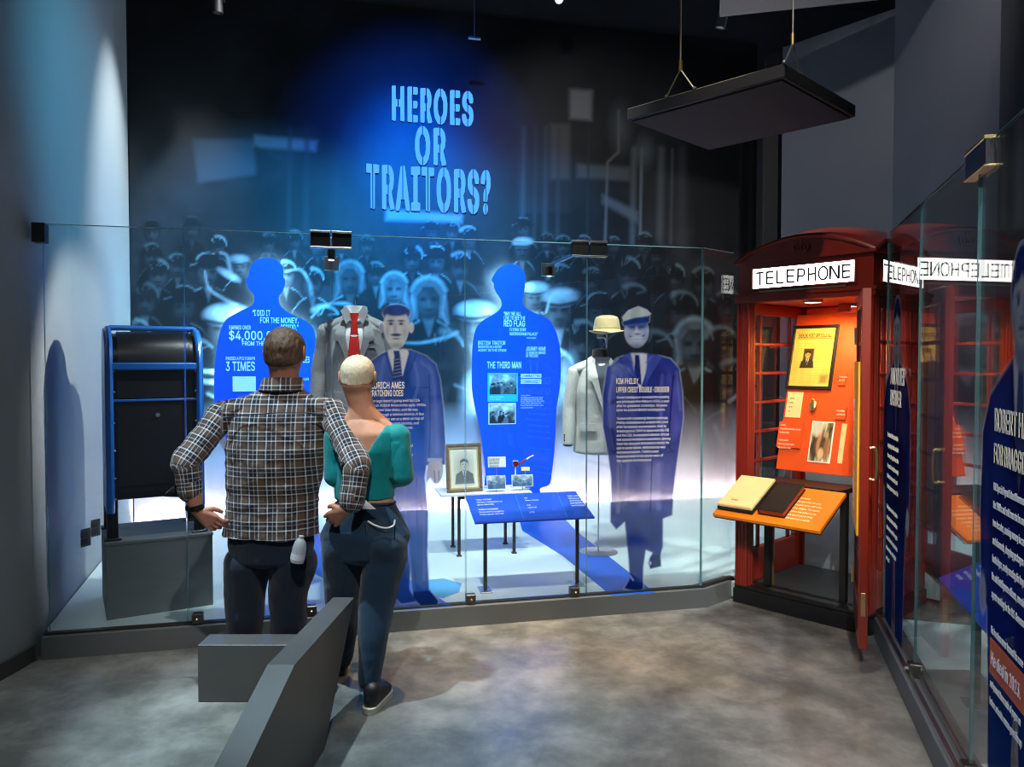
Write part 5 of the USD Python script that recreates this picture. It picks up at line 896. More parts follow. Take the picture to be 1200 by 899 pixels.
fo = thing('open_folder', 'cream paper folder with a dark cover on the left of the orange shelf', 'folder', onshelf(.02, .045) + np.array([0, 0, .0085]), SH.a)
fw_, fd_ = .235, .33
obj('dark_cover', shf(bx(-.004, fw_ + .004, -.006, fd_, .0, .022, .003)), 'black_matte', fo); obj('page_block', shf(bx(0, fw_, .0, fd_ - .004, .022, .040, .002)), 'paper_cream', fo); obj('top_sheet', shf(bx(.006, fw_ - .004, .004, fd_ - .01, .040, .043, .001)), 'paper_cream', fo); obj('stamp', shf(mv(flat_text(['IIIII IIII I'], .07, .05, .012, .02), 0, 0, .0435)), 'booth_inside', fo, smooth=False)
bk = thing('black_book', 'closed black book lying in the middle of the orange shelf', 'book', onshelf(.285, .06) + np.array([0, 0, .0015]), SH.a)
obj('cover', shf(cat(bx(0, .17, 0, .30, .036, .042, .002), bx(0, .17, 0, .30, 0, .006, .002), bx(.0, .008, 0, .30, .0, .042, .002))), 'black_metal', bk); obj('page_block', shf(bx(.006, .164, .005, .295, .006, .036, .001)), 'booth_red', bk, label='dark red page edges')
obj('pipe_conduit', tube([(.17, .17, .12), (.17, .17, .62)], .018, 10), 'brass', bt)
# the lamp in the booth ceiling
bl_ = thing('booth_lamp', 'small round lamp in the booth ceiling just inside the doorway', 'lamp', BOOTH.w(BW / 2, .16, Z1 + .0085), BOOTH.a)
obj('housing', lathe([(.0, 0), (.06, 0), (.06, -.02), (.05, -.02), (.05, -.008), (0, -.008)], 24), 'brass', bl_); obj('lens', lathe([(0, -.012), (.05, -.012), (.05, -.018), (0, -.018)], 24), 'lamp_face', bl_, smooth=False)
bl2 = dup(bl_, BOOTH.w(BW / 2, .69, Z1 + .0085), BOOTH.a, 'added round lamp in the booth ceiling behind the leaning orange board'); bl3 = dup(bl_, BOOTH.w(BW - .17, .30, Z1 + .0085), BOOTH.a, 'added round fill lamp in the booth ceiling beside the door post')  # both copies and their spots are added, to brighten lining and side frames
spot(BOOTH.w(BW / 2, .69, 1.955), BOOTH.w(BW / 2, .75, .5), (.85, 1.0, 1.0), 110, 50, .6, .03)
spot(BOOTH.w(BW - .17, .30, 1.955), BOOTH.w(.05, .48, .9), (1.0, .66, .28), 24, 60, .6, .03)
spot(BOOTH.w(BW / 2, .16, 1.955), BOOTH.w(.42, .40, 1.0), (1.0, .66, .30), 18, 75, .5, .03)

# ================================================================ RIGHT-HAND GLASS CASE
r0, r1 = onz(1022, 742)[:2], onz(1085, 880)[:2]
RC = Frame(r0 + .07 * (r1 - r0) / np.linalg.norm(r1 - r0), math.atan2(*(r1 - r0)[::-1])); RCL = 4.6           # x runs towards the viewer, y to the inside (right)
rc = thing('display_case', 'frameless glass display case along the right wall, nearest the viewer', 'display case', RC.w(0, 0), RC.a)
obj('plinth', bx(0, RCL, 0, .12, 0, .12, .003), 'plinth', rc); obj('glass_channel', cat(bx(0, RCL, .012, .034, .12, .138, .002), bx(0, RCL, .066, .088, .12, .138, .002)), 'steel', rc); 
rcf = obj('floor', ex_xy([RC.w(0, .12)[:2], RC.w(RCL, .12)[:2], D + np.array([-.03, 0]), C + np.array([-.03, -.05]), C + np.array([-.05, .3]), RC.w(0, .62)[:2]], .02, .12), 'case_floor', kind='structure')
RG = .05
rs_ = [0.0] + [RC.at(x, 400, RG)[0] for x in (1078, 1146)]; rs_ += [rs_[-1] + .98, rs_[-1] + 1.98]
for a, b in zip(rs_[:-1], rs_[1:]):
    p = obj('glass_pane', sharp(a + .003, b - .003, RG - .005, RG + .005, .138, 2.33), 'glass', rc, smooth=False)
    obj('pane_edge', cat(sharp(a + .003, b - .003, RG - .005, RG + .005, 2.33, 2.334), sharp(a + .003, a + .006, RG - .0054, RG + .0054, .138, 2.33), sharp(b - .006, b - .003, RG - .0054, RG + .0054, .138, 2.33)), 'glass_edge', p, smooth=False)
for x in (rs_[1], rs_[2]):
    c_ = obj('glass_clamp', bx(x - .03, x + .03, RG - .03, RG + .03, .12, .185, .004), 'steel_dark', rc); obj('clamp_stud', mv(rotx(lathe([(0, 0), (.008, 0), (.008, .014), (0, .018)], 10), 90), x, RG - .03, .155), 'steel', c_)
x = rs_[2]; c_ = obj('top_bracket', bx(x - .12, x + .12, RG - .02, RG + .02, 2.25, 2.345, .003), 'black_metal', rc); obj('bracket_rail', cat(bx(x - .123, x + .123, RG - .024, RG + .024, 2.337, 2.35, .002), bx(x - .123, x + .123, RG - .024, RG + .024, 2.246, 2.254, .002)), 'brass', c_)
obj('end_clip', bx(0.0, .03, RG - .012, RG + .012, 2.30, 2.34, .002), 'steel', rc)
RGF = RG - .0068
def officer(k):
    """head-and-shoulders and trunk of a man in a navy suit; painted in his own metres"""
    N, N2, SK = (24, 40, 122), (40, 66, 150), (186, 190, 196)
    k.poly([(.02, 1.32), (.12, 1.46), (.27, 1.53), (.40, 1.585), (.56, 1.585), (.70, 1.53), (.86, 1.45), (.95, 1.30), (.97, .95), (.95, .75), (.86, .70), (.82, .40), (.80, .0), (.55, .0), (.51, .45), (.47, .45), (.42, .0), (.17, .0), (.15, .42), (.12, .70), (.03, .78), (.0, 1.0)], N, .01, 1, .95)
    k.poly([(.13, 1.44), (.38, 1.56), (.36, 1.2), (.16, 1.1)], N2, .05, .8); k.poly([(.84, 1.44), (.58, 1.56), (.60, 1.2), (.80, 1.1)], N2, .05, .8); k.poly([(.04, 1.2), (.14, 1.2), (.12, .8), (.05, .85)], N2, .04, .7)
    k.poly([(.17, .0), (.42, .0), (.47, .55), (.2, .6)], (30, 70, 150), .05, .7); k.poly([(.55, .0), (.80, .0), (.8, .6), (.5, .55)], (26, 60, 140), .05, .7)
    k.poly([(.39, 1.60), (.57, 1.60), (.52, 1.30), (.48, 1.17), (.44, 1.30)], (226, 228, 230), .008); k.poly([(.45, 1.55), (.51, 1.55), (.53, 1.3), (.48, 1.17), (.43, 1.3)], (70, 86, 140), .008); k.line([(.38, 1.58), (.40, 1.40), (.48, 1.14)], .012, (16, 26, 84)); k.line([(.58, 1.58), (.57, 1.40), (.48, 1.14)], .012, (16, 26, 84)); k.line([(.49, 1.13), (.49, .72)], .008, (16, 26, 84), .8)
    k.ell(.48, 1.64, .08, .10, (150, 156, 168), .15, 1, alpha=.97); k.ell(.48, 1.78, .125, .165, (34, 50, 112), .08, 1, alpha=.97); face(k, .48, 1.76, .128, SK, (34, 50, 112), (140, 148, 166))
    k.ell(.06, .74, .045, .07, SK, .2, 1, alpha=.95); k.ell(.91, .72, .045, .07, SK, .2, 1, alpha=.95)
    n = meshkit.fbm(np.stack([k.x * 6, k.z * 2.5, k.x * 0], 1), 3, 9); k.tint(.75 + .5 * n)
RSX, RSZ = .80, .93
def rs_m(m): m.vertices = m.vertices * [RSX, 1, RSZ]; return m
def rprint(x0, label):
    t = thing('printed_figure', label, 'printed figure', RC.w(x0, RGF, .14), RC.a); print_grid(0, .97 * RSX, 0, 1.95 * RSZ, 100, 170, officer, 'figure', t, mat='ink_film', alpha=0.0, cull=True, px=lambda gx, gz: np.stack([gx / RSX, gz / RSZ], 1)); return t
xh = RC.at(1149, 560, RGF)[0]
f3 = rprint(xh, 'print of a man in a navy suit on the nearest pane, right-hand case')
obj('lettering', rs_m(cat(text('ROBERT HANSSEN', .19, 1.335 + .0, .075, .60, -.0012), text('FOR BRAGGING RIGHTS', .19, 1.225, .065, .66, -.0012))), 'text_cream', f3, smooth=False)
TZ = ['FBI Special Agent Robert Hanssen began in', 'the 1980s and sold secrets for over', 'two decades, earning money in cash', 'and diamonds, dropping packages under', 'footbridges, rarely meeting his buyers.', 'He sold intelligence officers, revealed', 'agents working for the U.S. Government.', '', 'His handlers never learned his name', 'while he searched the bureau computers', 'for signs that he was being watched,', 'and passed thousands of pages on', 'before an inside source gave him up']
obj('body_text', rs_m(greek(TZ, .19, 1.13, .026, .062, -.0012, .0012, .62)), 'text_white', f3, smooth=False, kind='stuff')
rl = obj('red_label', bx(.15, .52, -.004, -.0012, .46, .575, .001), 'board_orange', f3, label='red label with white lettering'); obj('lettering', text('He died in 2023.', .17, .495, .042, None, -.0045, .001, False), 'text_white', rl, smooth=False)
xa = RC.at(1035, 470, RGF)[0]
f4 = rprint(xa + .02, 'print of a man in a navy suit on the pane beside the booth')
obj('lettering', cat(text('ANOTHER', .22, 1.34, .085, .40, -.0012), text('INSIDER', .22, 1.225, .08, .32, -.0012)), 'text_white', f4, smooth=False)
obj('body_text', rs_m(greek(['He walked in off the street with a', 'shopping bag of cables and asked', 'for money. They paid at once. Over', 'five years he brought them enough', 'to close a dozen operations, and', 'his colleagues never guessed. The', '', 'first sign was a new house, then a', 'car, then trips abroad at odd times', 'with no clear reason. When agents', 'searched his desk they found notes', 'in his own hand, carefully dated', 'and signed'], .20, 1.12, .026, .062, -.0012, .0012, .7)), 'text_white', f4, smooth=False, kind='stuff')
# reading rail inside the right-hand case
rq = [onplane(px, py, (0, 0, z), (0, 0, 1)) for px, py, z in ((1083, 669, .55), (1141, 645, .72))]
rr2 = thing('reading_rail', 'sloping blue text panel inside the right-hand glass case', 'reading rail', RC.w(.97, .12, .12), RC.a)
sl2 = lambda m: mv(rotx(m, 28), 0, 0, .50)
obj('text_panel', sl2(ex_xy([(0, 0), (.80, 0), (.80, .30), (.0, .30)], -.014, 0)), 'blue_panel', rr2); obj('lettering', sl2(cat(flat_text(['TRADECRAFT', 'Plastic bags and tape', 'like these held pages', 'and floppy disks left', 'under a footbridge in', 'a quiet park'], .05, .235, .018, .034, .62), flat_text(['SIGNALS', 'A strip of white tape', 'on a signpost said that', 'a drop had been loaded', 'and could be collected'], .46, .235, .018, .034, .62))), 'text_white', rr2, smooth=False, kind='stuff')
for x in (.15, .68): lg = obj('leg', bx(x - .012, x + .012, .11, .135, .006, .545, .002), 'black_metal', rr2); obj('foot_plate', bx(x - .05, x + .05, .07, .17, 0, .008, .002), 'steel', lg)

# ================================================================ HANGING PANEL, CEILING, TRACK SPOTS
simple('felt_dark', (40, 30, 24), .9, bump=.3, bscale=300); simple('edge_dark', (34, 34, 36), .6); simple('cloud_panel', (120, 116, 112), .9); simple('wire', (150, 148, 140), .4, .7)
hz = 3.0; hc = [onz(*p, hz)[:2] for p in ((735, 143), (917, 93), (1003, 138), (831, 178))]
hcen = np.mean(hc, 0); hang = math.atan2(*(hc[1] - hc[0])[::-1]); hl_ = .5 * (np.linalg.norm(hc[1] - hc[0]) + np.linalg.norm(hc[2] - hc[3])); hw_ = .5 * (np.linalg.norm(hc[2] - hc[1]) + np.linalg.norm(hc[3] - hc[0]))
hp2 = thing('sound_canopy', 'dark square canopy hung by wires above the telephone booth', 'canopy', (hcen[0], hcen[1], hz), hang)
obj('tray', bx(-hl_ / 2, hl_ / 2, -hw_ / 2, hw_ / 2, .01, .078, .004), 'edge_dark', hp2); obj('felt_face', bx(-hl_ / 2 + .02, hl_ / 2 - .02, -hw_ / 2 + .02, hw_ / 2 - .02, 0, .011, .002), 'felt_dark', hp2)
HF = Frame((hcen[0], hcen[1], hz), hang)
for (px, py), (ax, ay), (bx2, by2) in [((805, 85), (779, 113), (812, 103)), ((943, 30), (917, 71), (953, 58))]:
    A1 = HF.l(onz(ax, ay, hz + .078)); 
    e1 = np.array([np.clip(A1[0], -hl_ / 2, hl_ / 2), np.clip(A1[1], -hw_ / 2, hw_ / 2), .078]); B1 = e1 + np.array([.18, .0, 0]) if px < 900 else e1 + np.array([-.02, .22, 0])
    B1[0] = np.clip(B1[0], -hl_ / 2 + .01, hl_ / 2 - .01)
    J = (e1 + B1) / 2 + np.array([0, 0, .13]); wr = obj('sling_wire', tube([e1, J], .004, 6), 'wire', hp2); obj('sling_wire', tube([B1, J], .004, 6), 'wire', hp2); obj('ferrule', tube([J - [0, 0, .01], J + [0, 0, .05]], .010, 8), 'brass', hp2); obj('drop_wire', tube([J, J + [0, 0, 5.6 - hz - J[2]]], .005, 6), 'wire', hp2)
    for e in (e1, B1): obj('eye_bolt', mv(lathe([(0, 0), (.01, 0), (.01, .012), (0, .014)], 8), e[0], e[1], .078), 'wire', hp2)
cc = onz(950, 8, 4.5)
cl = thing('ceiling_panel', 'pale suspended ceiling panel at the top edge above the hanging panel', 'ceiling panel', (cc[0], cc[1], 4.5), -.25)
obj('panel', bx(-.72, .78, -1.0, .02, 0, .05, .01), 'cloud_panel', cl); obj('hanger_rod', tube([(-.5, -.4, .05), (-.5, -.4, .9)], .006, 6), 'wire', cl); obj('hanger_rod', tube([(.5, -.4, .05), (.5, -.4, .9)], .006, 6), 'wire', cl)
def track_light(name_label, px, py, z, aim, mat='black_metal', s=1.0):
    P = onz(px, py, z); a = math.atan2(aim[1] - P[1], aim[0] - P[0]); dz = math.degrees(math.atan2(aim[2] - P[2], math.hypot(aim[0] - P[0], aim[1] - P[1])))
    t = thing('track_spotlight', name_label, 'spotlight', P, a)
    can = lambda m: roty(rotz(m, 0), -dz) if 0 else m
    def R(m): return roty(m, -dz)
    m = lathe([(0, -.10), (.035, -.10), (.042, -.06), (.045, .09), (.04, .09), (.036, .06), (0, .06)], 20); m = roty(m, 90); obj('lamp_can', R(m), mat, t); f = roty(lathe([(0, .062), (.035, .062), (0, .064)], 20), 90); obj('lens', R(f), 'lamp_face_dim', t, smooth=False)
    obj('yoke', cat(tube([(0, -.055, 0), (0, -.055, .09), (0, .055, .09), (0, .055, 0)], .006, 6)), 'black_metal', t); obj('stem', tube([(0, 0, .09), (0, 0, 5.6 - P[2] - .03)], .008, 6), 'black_metal', t); obj('ceiling_rose', lathe([(0, 5.6 - P[2] - .03), (.05, 5.6 - P[2] - .03), (.05, 5.6 - P[2]), (0, 5.6 - P[2])], 16), 'black_metal', t); return t
track_light('silver track spotlight beside the pale ceiling panel', 847, 20, 4.6, (1.0, 7.5, .5), 'steel')
track_light('black track spotlight at the top edge above the left part of the mural', 255, 3, 4.75, (-2.6, 7, 1.0))
track_light('lit track spotlight at the top edge right of the lit letters', 655, -1, 4.8, (0.2, 2.4, 2.6))
hk = onz(556, 45, 4.55)
hd = thing('hanging_sensor', 'small pale device on a thin wire high above the lit letters', 'sensor', (hk[0], hk[1], 4.55), .3)
obj('body', bx(-.06, .06, -.015, .015, -.012, .012, .005), 'steel', hd); obj('wire', tube([(0, 0, .01), (0, 0, 1.05)], .003, 6), 'wire', hd)

# ================================================================ BENCH of two grey slabs in the foreground
simple('bench_grey', (88, 86, 84), .42, var=.05, vscale=4, bump=.1, bscale=90)
bn = thing('bench', 'low grey angular bench of two joined slabs in the foreground', 'bench', (-.82, 2.3, 0), 0)
SX0, SX1 = -.915 + .82, -.83 + .82
yA, yB = onz(403, 700, .49)[1] - 2.3, onz(330, 779, .49)[1] - 2.3
sx = [onz(392, 698, .49)[0], onz(414.5, 701, .49)[0], onz(315, 777, .49)[0], onz(344, 781, .49)[0]]
prof = [(yA, .49), (yB, .49), (yB - 1.05, .135), (yB - 1.1, 0), (3.12 - 2.3, 0)]
sb = m3.Manifold.hull_points(np.array([(x, y, z) for y, z in prof for x in (0, 1)]))
vm, fm = _mm(sb); x_at = lambda y: np.interp(y, [yB, yA], [sx[2], sx[0]]) if 0 else None
slope = (np.mean(sx[:2]) - np.mean(sx[2:])) / (yA - yB); th_ = .5 * ((sx[1] - sx[0]) + (sx[3] - sx[2]))
slab = ex_yz(prof, -th_ / 2, th_ / 2); slab.vertices[:, 0] += (np.mean(sx[2:]) + .82) + slope * (slab.vertices[:, 1] - yB)
obj('tall_slab', slab, 'bench_grey', bn, smooth=False)
b0 = onz(232, 823, 0); bz = .272
obj('low_slab', bx(b0[0] + .82, -.90 + .82, b0[1] - 2.3, b0[1] - 2.3 + .145, 0, bz, .004), 'bench_grey', bn)
# ================================================================ PEOPLE
simple('skin_man', (186, 128, 104), .5, 0, .4, var=.06, vscale=12, subsurface_weight=.12, subsurface_scale=.02); simple('skin_woman', (212, 152, 122), .48, 0, .4, var=.05, vscale=12, subsurface_weight=.12, subsurface_scale=.02)
simple('eye_white', (236, 234, 230), .3); simple('iris', (46, 60, 66), .3); simple('lips', (168, 92, 84), .5); simple('sole', (206, 198, 182), .6); simple('shoe_black', (22, 22, 24), .5); simple('label_white', (210, 212, 220), .5); simple('watch_black', (15, 15, 17), .35)
fab('denim', (22, 32, 46), (36, 48, 64), 500); fab('denim_woman', (20, 40, 58), (34, 60, 82), 500); fab('teal_knit', (0, 122, 126), (4, 148, 150), 500, .62); fab('belt_black', (12, 12, 14), (20, 20, 22))
M['plastic_clear'] = usdkit.material(stage, '/World/Looks/plastic_clear', {'p': ('principled_bsdf', dict(base_color=(.8, .86, .9), roughness=.15, transmission_weight=.6))}, surface='p.BSDF')
PLW, PLD, PLB = lin3((214, 220, 226)), lin3((40, 38, 44)), lin3((100, 80, 66))
rampU = [(0, PLW), (.055, PLW), (.075, PLD), (.28, PLD), (.30, lin3((170, 172, 178))), (.335, lin3((170, 172, 178))), (.355, PLD), (.50, PLD), (.52, PLW), (.56, PLW), (.58, PLB), (.88, PLB), (.90, PLD), (1, PLD)]
M['plaid'] = usdkit.material(stage, '/World/Looks/plaid', {'a': ('attribute', dict(attribute='cloth_uv')), 's': ('separate_xyz', {}), 'u': ('math', dict(math_type='multiply', value2=11.5)), 'v': ('math', dict(math_type='multiply', value2=11.5)), 'fu': ('math', dict(math_type='fraction')), 'fv': ('math', dict(math_type='fraction')),
    'ru': ('rgb_ramp', {'ramp': rampU}), 'rv': ('rgb_ramp', {'ramp': rampU}), 'm': ('mix', dict(mix_type='mix', fac=.5)), 'tc': ('texture_coordinate', {}), 'n': ('noise_texture', dict(scale=16, detail=5)), 'b': ('bump', dict(strength=.55, distance=.02)), 'p': ('principled_bsdf', dict(roughness=.85, specular_ior_level=.25, sheen_weight=.15))},
    [('a.vector', 's.vector'), ('s.x', 'u.value1'), ('s.y', 'v.value1'), ('u.value', 'fu.value1'), ('v.value', 'fv.value1'), ('fu.value', 'ru.fac'), ('fv.value', 'rv.fac'), ('ru.color', 'm.color1'), ('rv.color', 'm.color2'), ('m.color', 'p.base_color'), ('tc.object', 'n.vector'), ('n.fac', 'b.height'), ('b.normal', 'p.normal')], surface='p.BSDF')
def hairmat(name, c0_, c1_, sc=60):
    M[name] = usdkit.material(stage, '/World/Looks/' + name, {'tc': ('texture_coordinate', {}), 'mp': ('mapping', dict(scale=(1, 1, .25))), 'n': ('noise_texture', dict(scale=sc, detail=6, roughness=.7)), 'r': ('rgb_ramp', {'ramp': [(.3, lin3(c0_)), (.7, lin3(c1_))]}), 'b': ('bump', dict(strength=.7, distance=.006)), 'p': ('principled_bsdf', dict(roughness=.55, specular_ior_level=.35))},
        [('tc.object', 'mp.vector'), ('mp.vector', 'n.vector'), ('n.fac', 'r.fac'), ('r.color', 'p.base_color'), ('n.fac', 'b.height'), ('b.normal', 'p.normal')], surface='p.BSDF')
hairmat('hair_brown', (52, 38, 30), (112, 86, 66), 90); hairmat('hair_stubble', (206, 186, 150), (236, 222, 192), 220)

def hand(w, f, n, side, curl, s=1.0):
    """hand from the wrist w: fingers along f, palm facing n, thumb on the side `side` (+1/-1 of f x n)"""
    f = np.asarray(f, float) / np.linalg.norm(f); n = np.asarray(n, float); n = n - f * (n @ f); n /= np.linalg.norm(n); t = np.cross(f, n) * side; w = np.asarray(w, float); out = []
    K = [w + f * .092 * s + t * o * s - f * abs(o - .01) * .15 for o in (.032, .011, -.010, -.030)]
    out += [m3.Manifold.hull_points(np.vstack([node(w, .026 * s), node(w + f * .03 * s + t * .018 * s, .018 * s), node(w + f * .03 * s - t * .018 * s, .017 * s)] + [node(k, .0125 * s) for k in K]))]
    for k, L, c in zip(K, (.074, .083, .077, .060), (curl, curl * 1.05, curl * 1.1, curl * 1.15)):
        p, a, pts = k, .25 * c, [(k, .0108 * s)]
        for seg, r in ((.45, .0098), (.31, .009), (.24, .008)):
            p = p + (f * math.cos(a) + n * math.sin(a)) * L * seg * s; pts.append((p, r * s)); a += c * .85
        out += chain(pts)
    b = w + f * .028 * s + t * .022 * s; p1 = b + (t * .75 + f * .6 + n * .25) * .034 * s; p2 = p1 + (t * .25 + f * .85 + n * .4) * .03 * s; p3 = p2 + (f * .8 + n * .55 - t * .1) * .024 * s
    return out + chain([(b, .016 * s), (p1, .0125 * s), (p2, .0105 * s), (p3, .0085 * s)])
def head_parts(c, rx, ry, rz, neck, nr, base):
    """skull, jaw, neck, nose, brow and ears; the face looks along +y"""
    c = np.asarray(c, float); out = [m3.Manifold.hull_points(np.vstack([node(c + [0, -.008, rz * .22], (rx, ry, rz * .78)), node(c + [0, ry * .25, -rz * .35], (rx * .78, ry * .62, rz * .5)), node(c + [0, ry * .58, -rz * .82], (rx * .38, ry * .25, rz * .16))]))]
    out += chain([(c + [0, -.022, -rz * .28], (rx * .90, ry * .80, rz * .40)), (c + [0, -.014, -rz * .62], (nr * 1.08, nr * 1.02, .03)), (neck, (nr * 1.04, nr, .03)), (base, (nr * 1.30, nr * .98, .03))])
    out += chain([(c + [0, ry * .97, rz * .12], .012), (c + [0, ry * 1.16, -rz * .18], .015)]) + chain([(c + [0, ry * 1.1, -rz * .2], (.019, .010, .009))])
    out += chain([(c + [-rx * .55, ry * .80, rz * .22], .012), (c + [rx * .55, ry * .80, rz * .22], .012)])
    for s in (-1, 1): out += chain([(c + [s * rx * 1.0, -.004, rz * .10], (.010, .020, .022)), (c + [s * rx * .97, .004, -rz * .20], (.009, .013, .016))]) + chain([(c + [s * rx * 1.06, -.016, rz * .08], (.007, .012, .026))])
    return out
def face_bits(t, c, rx, ry, rz):
    for s in (-1, 1):
        e = obj('eye', ball(c + np.array([s * rx * .42, ry * .84, 0]), (.014, .012, .009)), 'eye_white', t); obj('iris', ball(c + np.array([s * rx * .42, ry * .84 + .009, 0]), (.006, .004, .006), 1), 'iris', e)
    obj('mouth', ball(c + np.array([0, ry * .98, -rz * .46]), (.024, .009, .007)), 'lips', t)
def shoe(t, heel, d, L, mat, h=.075):
    heel, d = np.asarray(heel, float), np.asarray(d, float) / np.linalg.norm(d); e = np.array([-d[1], d[0], 0]); P = lambda a, b, z: heel + d * a + e * b + np.array([0, 0, z])
    up = fuse(chain([(P(.04, 0, .055), (.034, .034, .045)), (P(.10, 0, .055), (.036, .036, .04)), (P(L - .06, .004, .045), (.042, .042, .026)), (P(L - .035, .006, .04), (.034, .034, .02))]) + chain([(P(.045, 0, .06), .036), (P(.055, 0, h + .02), .042)]), .012, 4)
    s_ = obj('shoe', up, mat, t, smooth=True); pr = [(.030, 0, .036), (.09, 0, .037), (L * .55, .002, .041), (L - .055, .004, .046), (L - .03, .006, .034)]
    pts = np.vstack([[P(a + r * math.cos(q), b + r * math.sin(q), z) for q in np.linspace(0, 2 * PI, 20, endpoint=False)] for a, b, r in pr for z in (.001, .028)]); obj('sole', hull(pts), 'sole', s_); return s_

# ---- the man: plaid shirt, hands on his hips
MD0 = 3.80
m_ = lambda px, py, d=MD0: ony(px, py, d)
base = np.array([m_(318, 600)[0], 3.86, 0.0])
man = thing('person', 'person with short brown hair in a plaid shirt and dark jeans, hands on hips', 'person', base)
L_ = lambda px, py, d=MD0: m_(px, py, d) - base
hc_ = L_(334, 414, 3.80); HR = (.093, .112, .124)
sh_l, sh_r = L_(259, 487), L_(391, 486); el_l, el_r = L_(219, 540, 3.66), L_(418, 545, 3.56); wr_l, wr_r = L_(231, 598, 3.66), L_(405, 597, 3.52)
cuff_l, cuff_r = L_(222, 570, 3.66), L_(413, 582, 3.53)
armsL, armsR = [sh_l, el_l, cuff_l], [sh_r, el_r, cuff_r]
def torso_nodes(k=0.0): return [(L_(331, 456), (.085 - k, .075 - k, .03)), (L_(329, 468), (.185 - k, .10 - k, .045)), (L_(326, 490), (.245 - k, .132 - k, .07)), (L_(324, 528), (.250 - k, .148 - k, .08)), (L_(319, 580, 3.81), (.226 - k, .143 - k, .08)), (L_(318, 612, 3.81), (.238 - k, .148 - k, .03)), (L_(318, 626, 3.81), (.243 - k, .15 - k, .010))]
body = head_parts(hc_, *HR, L_(333, 442), .068, L_(332, 458)) + chain(torso_nodes(.03)[:6])
body += chain([(sh_l, .055), (el_l, .046)]) + chain([(el_l, .046), (L_(226, 578, 3.66), .042), (wr_l, .029)]) + chain([(sh_r, .055), (el_r, .046)]) + chain([(el_r, .046), (L_(412, 574, 3.54), .042), (wr_r, .029)])
hipc = L_(318, 640, 3.82); legs = {'l': (L_(291, 652, 3.83), L_(287, 704, 3.84), L_(284, 786, 3.88)), 'r': (L_(344, 652, 3.83), L_(338, 704, 3.84), L_(334, 786, 3.86))}
body += chain([(L_(318, 600, 3.82), (.19, .11, .05)), (hipc, (.17, .11, .06))])
for h_, k_, a_ in legs.values(): body += chain([(h_, .09), (k_, .058), (a_, .04)])
body += hand(wr_l, L_(262, 622, 3.69) - wr_l, np.array([.25, .95, -.2]), 1, .75, 1.0) + hand(wr_r, L_(374, 621, 3.60) - wr_r, np.array([-.25, .95, -.1]), -1, .95, 1.0)
obj('body', fuse(body, .011, 10), 'skin_man', man, smooth=True)
face_bits(man, hc_, *HR)
def scalp(c, rx, ry, rz, grow, cutz, amp, seed, back=.0, fade=.5):
    c = np.asarray(c, float)
    t = fuse([m3.Manifold.hull_points(np.vstack([node([0, -.008, rz * .22], (rx, ry, rz * .78)), node([0, ry * .25, -rz * .35], (rx * .78, ry * .62, rz * .5)), node([0, -.022, -rz * .28], (rx * .90, ry * .80, rz * .40))]))], .006, 2)
    v = t.vertices; f = meshkit.fbm(v * np.array([70, 70, 34]), 3, seed) - .5; P = v + t.vertex_normals * (grow * (1 + 2.2 * f))[:, None]
    line = cutz + back * np.clip(-v[:, 1] / ry, 0, 1) + np.clip(v[:, 1] / ry, 0, 1) * rz * 1.05 + .006 * (meshkit.noise(v * 70, seed) - .5); keep = (P[:, 2] > line)[t.faces].all(1)
    h = trimesh.Trimesh(P + c, t.faces[keep], process=False); h.remove_unreferenced_vertices(); return h
obj('hair', scalp(hc_, *HR, .006, -.030, .05, 4, -.048), 'hair_brown', man, smooth=True)
shirt = chain(torso_nodes()) + chain([(sh_l + [0, 0, 0], .074), (L_(331, 464), (.13, .085, .03)), (sh_r, .074)]) + chain([(sh_l, .074), (el_l, .068), (cuff_l, .055)]) + chain([(sh_r, .074), (el_r, .068), (cuff_r, .054)])
st = folds(folds(fuse(shirt, .011, 6), .017, 8, 5, (1.2, 1, .35)), .007, 22, 9, (.6, .6, 1.2))
def seg_param(v, a, b):
    ab = b - a; L = np.linalg.norm(ab); t = np.clip((v - a) @ ab / (L * L), 0, 1); q = v - a - t[:, None] * ab; return np.linalg.norm(q, axis=1), t * L, q, ab / L
def cloth_uv(v, arms, center):
    uv = np.zeros((len(v), 3)); rel = v - center; ang = np.arctan2(rel[:, 0], -rel[:, 1]); uv[:, 0] = np.where(rel[:, 1] < .02, rel[:, 0], np.sign(rel[:, 0]) * .23 + (ang - np.sign(ang) * PI / 2) * .2); uv[:, 1] = v[:, 2]
    for arm in arms:
        off_, acc = 0.0, None; best = np.full(len(v), 1e9); U = np.zeros((len(v), 2)); ref = None
        for i_ in range(len(arm) - 1):
            d, t, q, ax = seg_param(v, arm[i_], arm[i_ + 1]); e1 = np.cross(ax, [0, 1.0, 0]); e1 /= np.linalg.norm(e1); e2 = np.cross(ax, e1); a_ = np.arctan2(q @ e1, q @ -e2); k = d < best - (.004 if i_ else 0)
            U[k, 0] = (a_ * .072)[k]; U[k, 1] = (off_ + (v - arm[i_]) @ ax)[k]; best = np.minimum(best, d); off_ += np.linalg.norm(arm[i_ + 1] - arm[i_])
        s_ = np.sign(arm[0][0] - center[0]); take = (best < .098) & ((v[:, 0] - arm[0][0]) * s_ > -.028) & ((v[:, 0] - arm[0][0]) * s_ > -.06 + 0 * v[:, 0]); uv[take, :2] = U[take] + [.0, .02]
    return uv
def attr3(p, name, a): UsdGeom.PrimvarsAPI(p).CreatePrimvar(name, Sdf.ValueTypeNames.Vector3fArray, 'vertex').Set(Vt.Vec3fArray.FromNumpy(a.astype(np.float32)))
sp_ = obj('shirt', st, 'plaid', man, smooth=True); attr3(sp_, 'cloth_uv', cloth_uv(st.vertices, [armsL, armsR], L_(322, 540)))
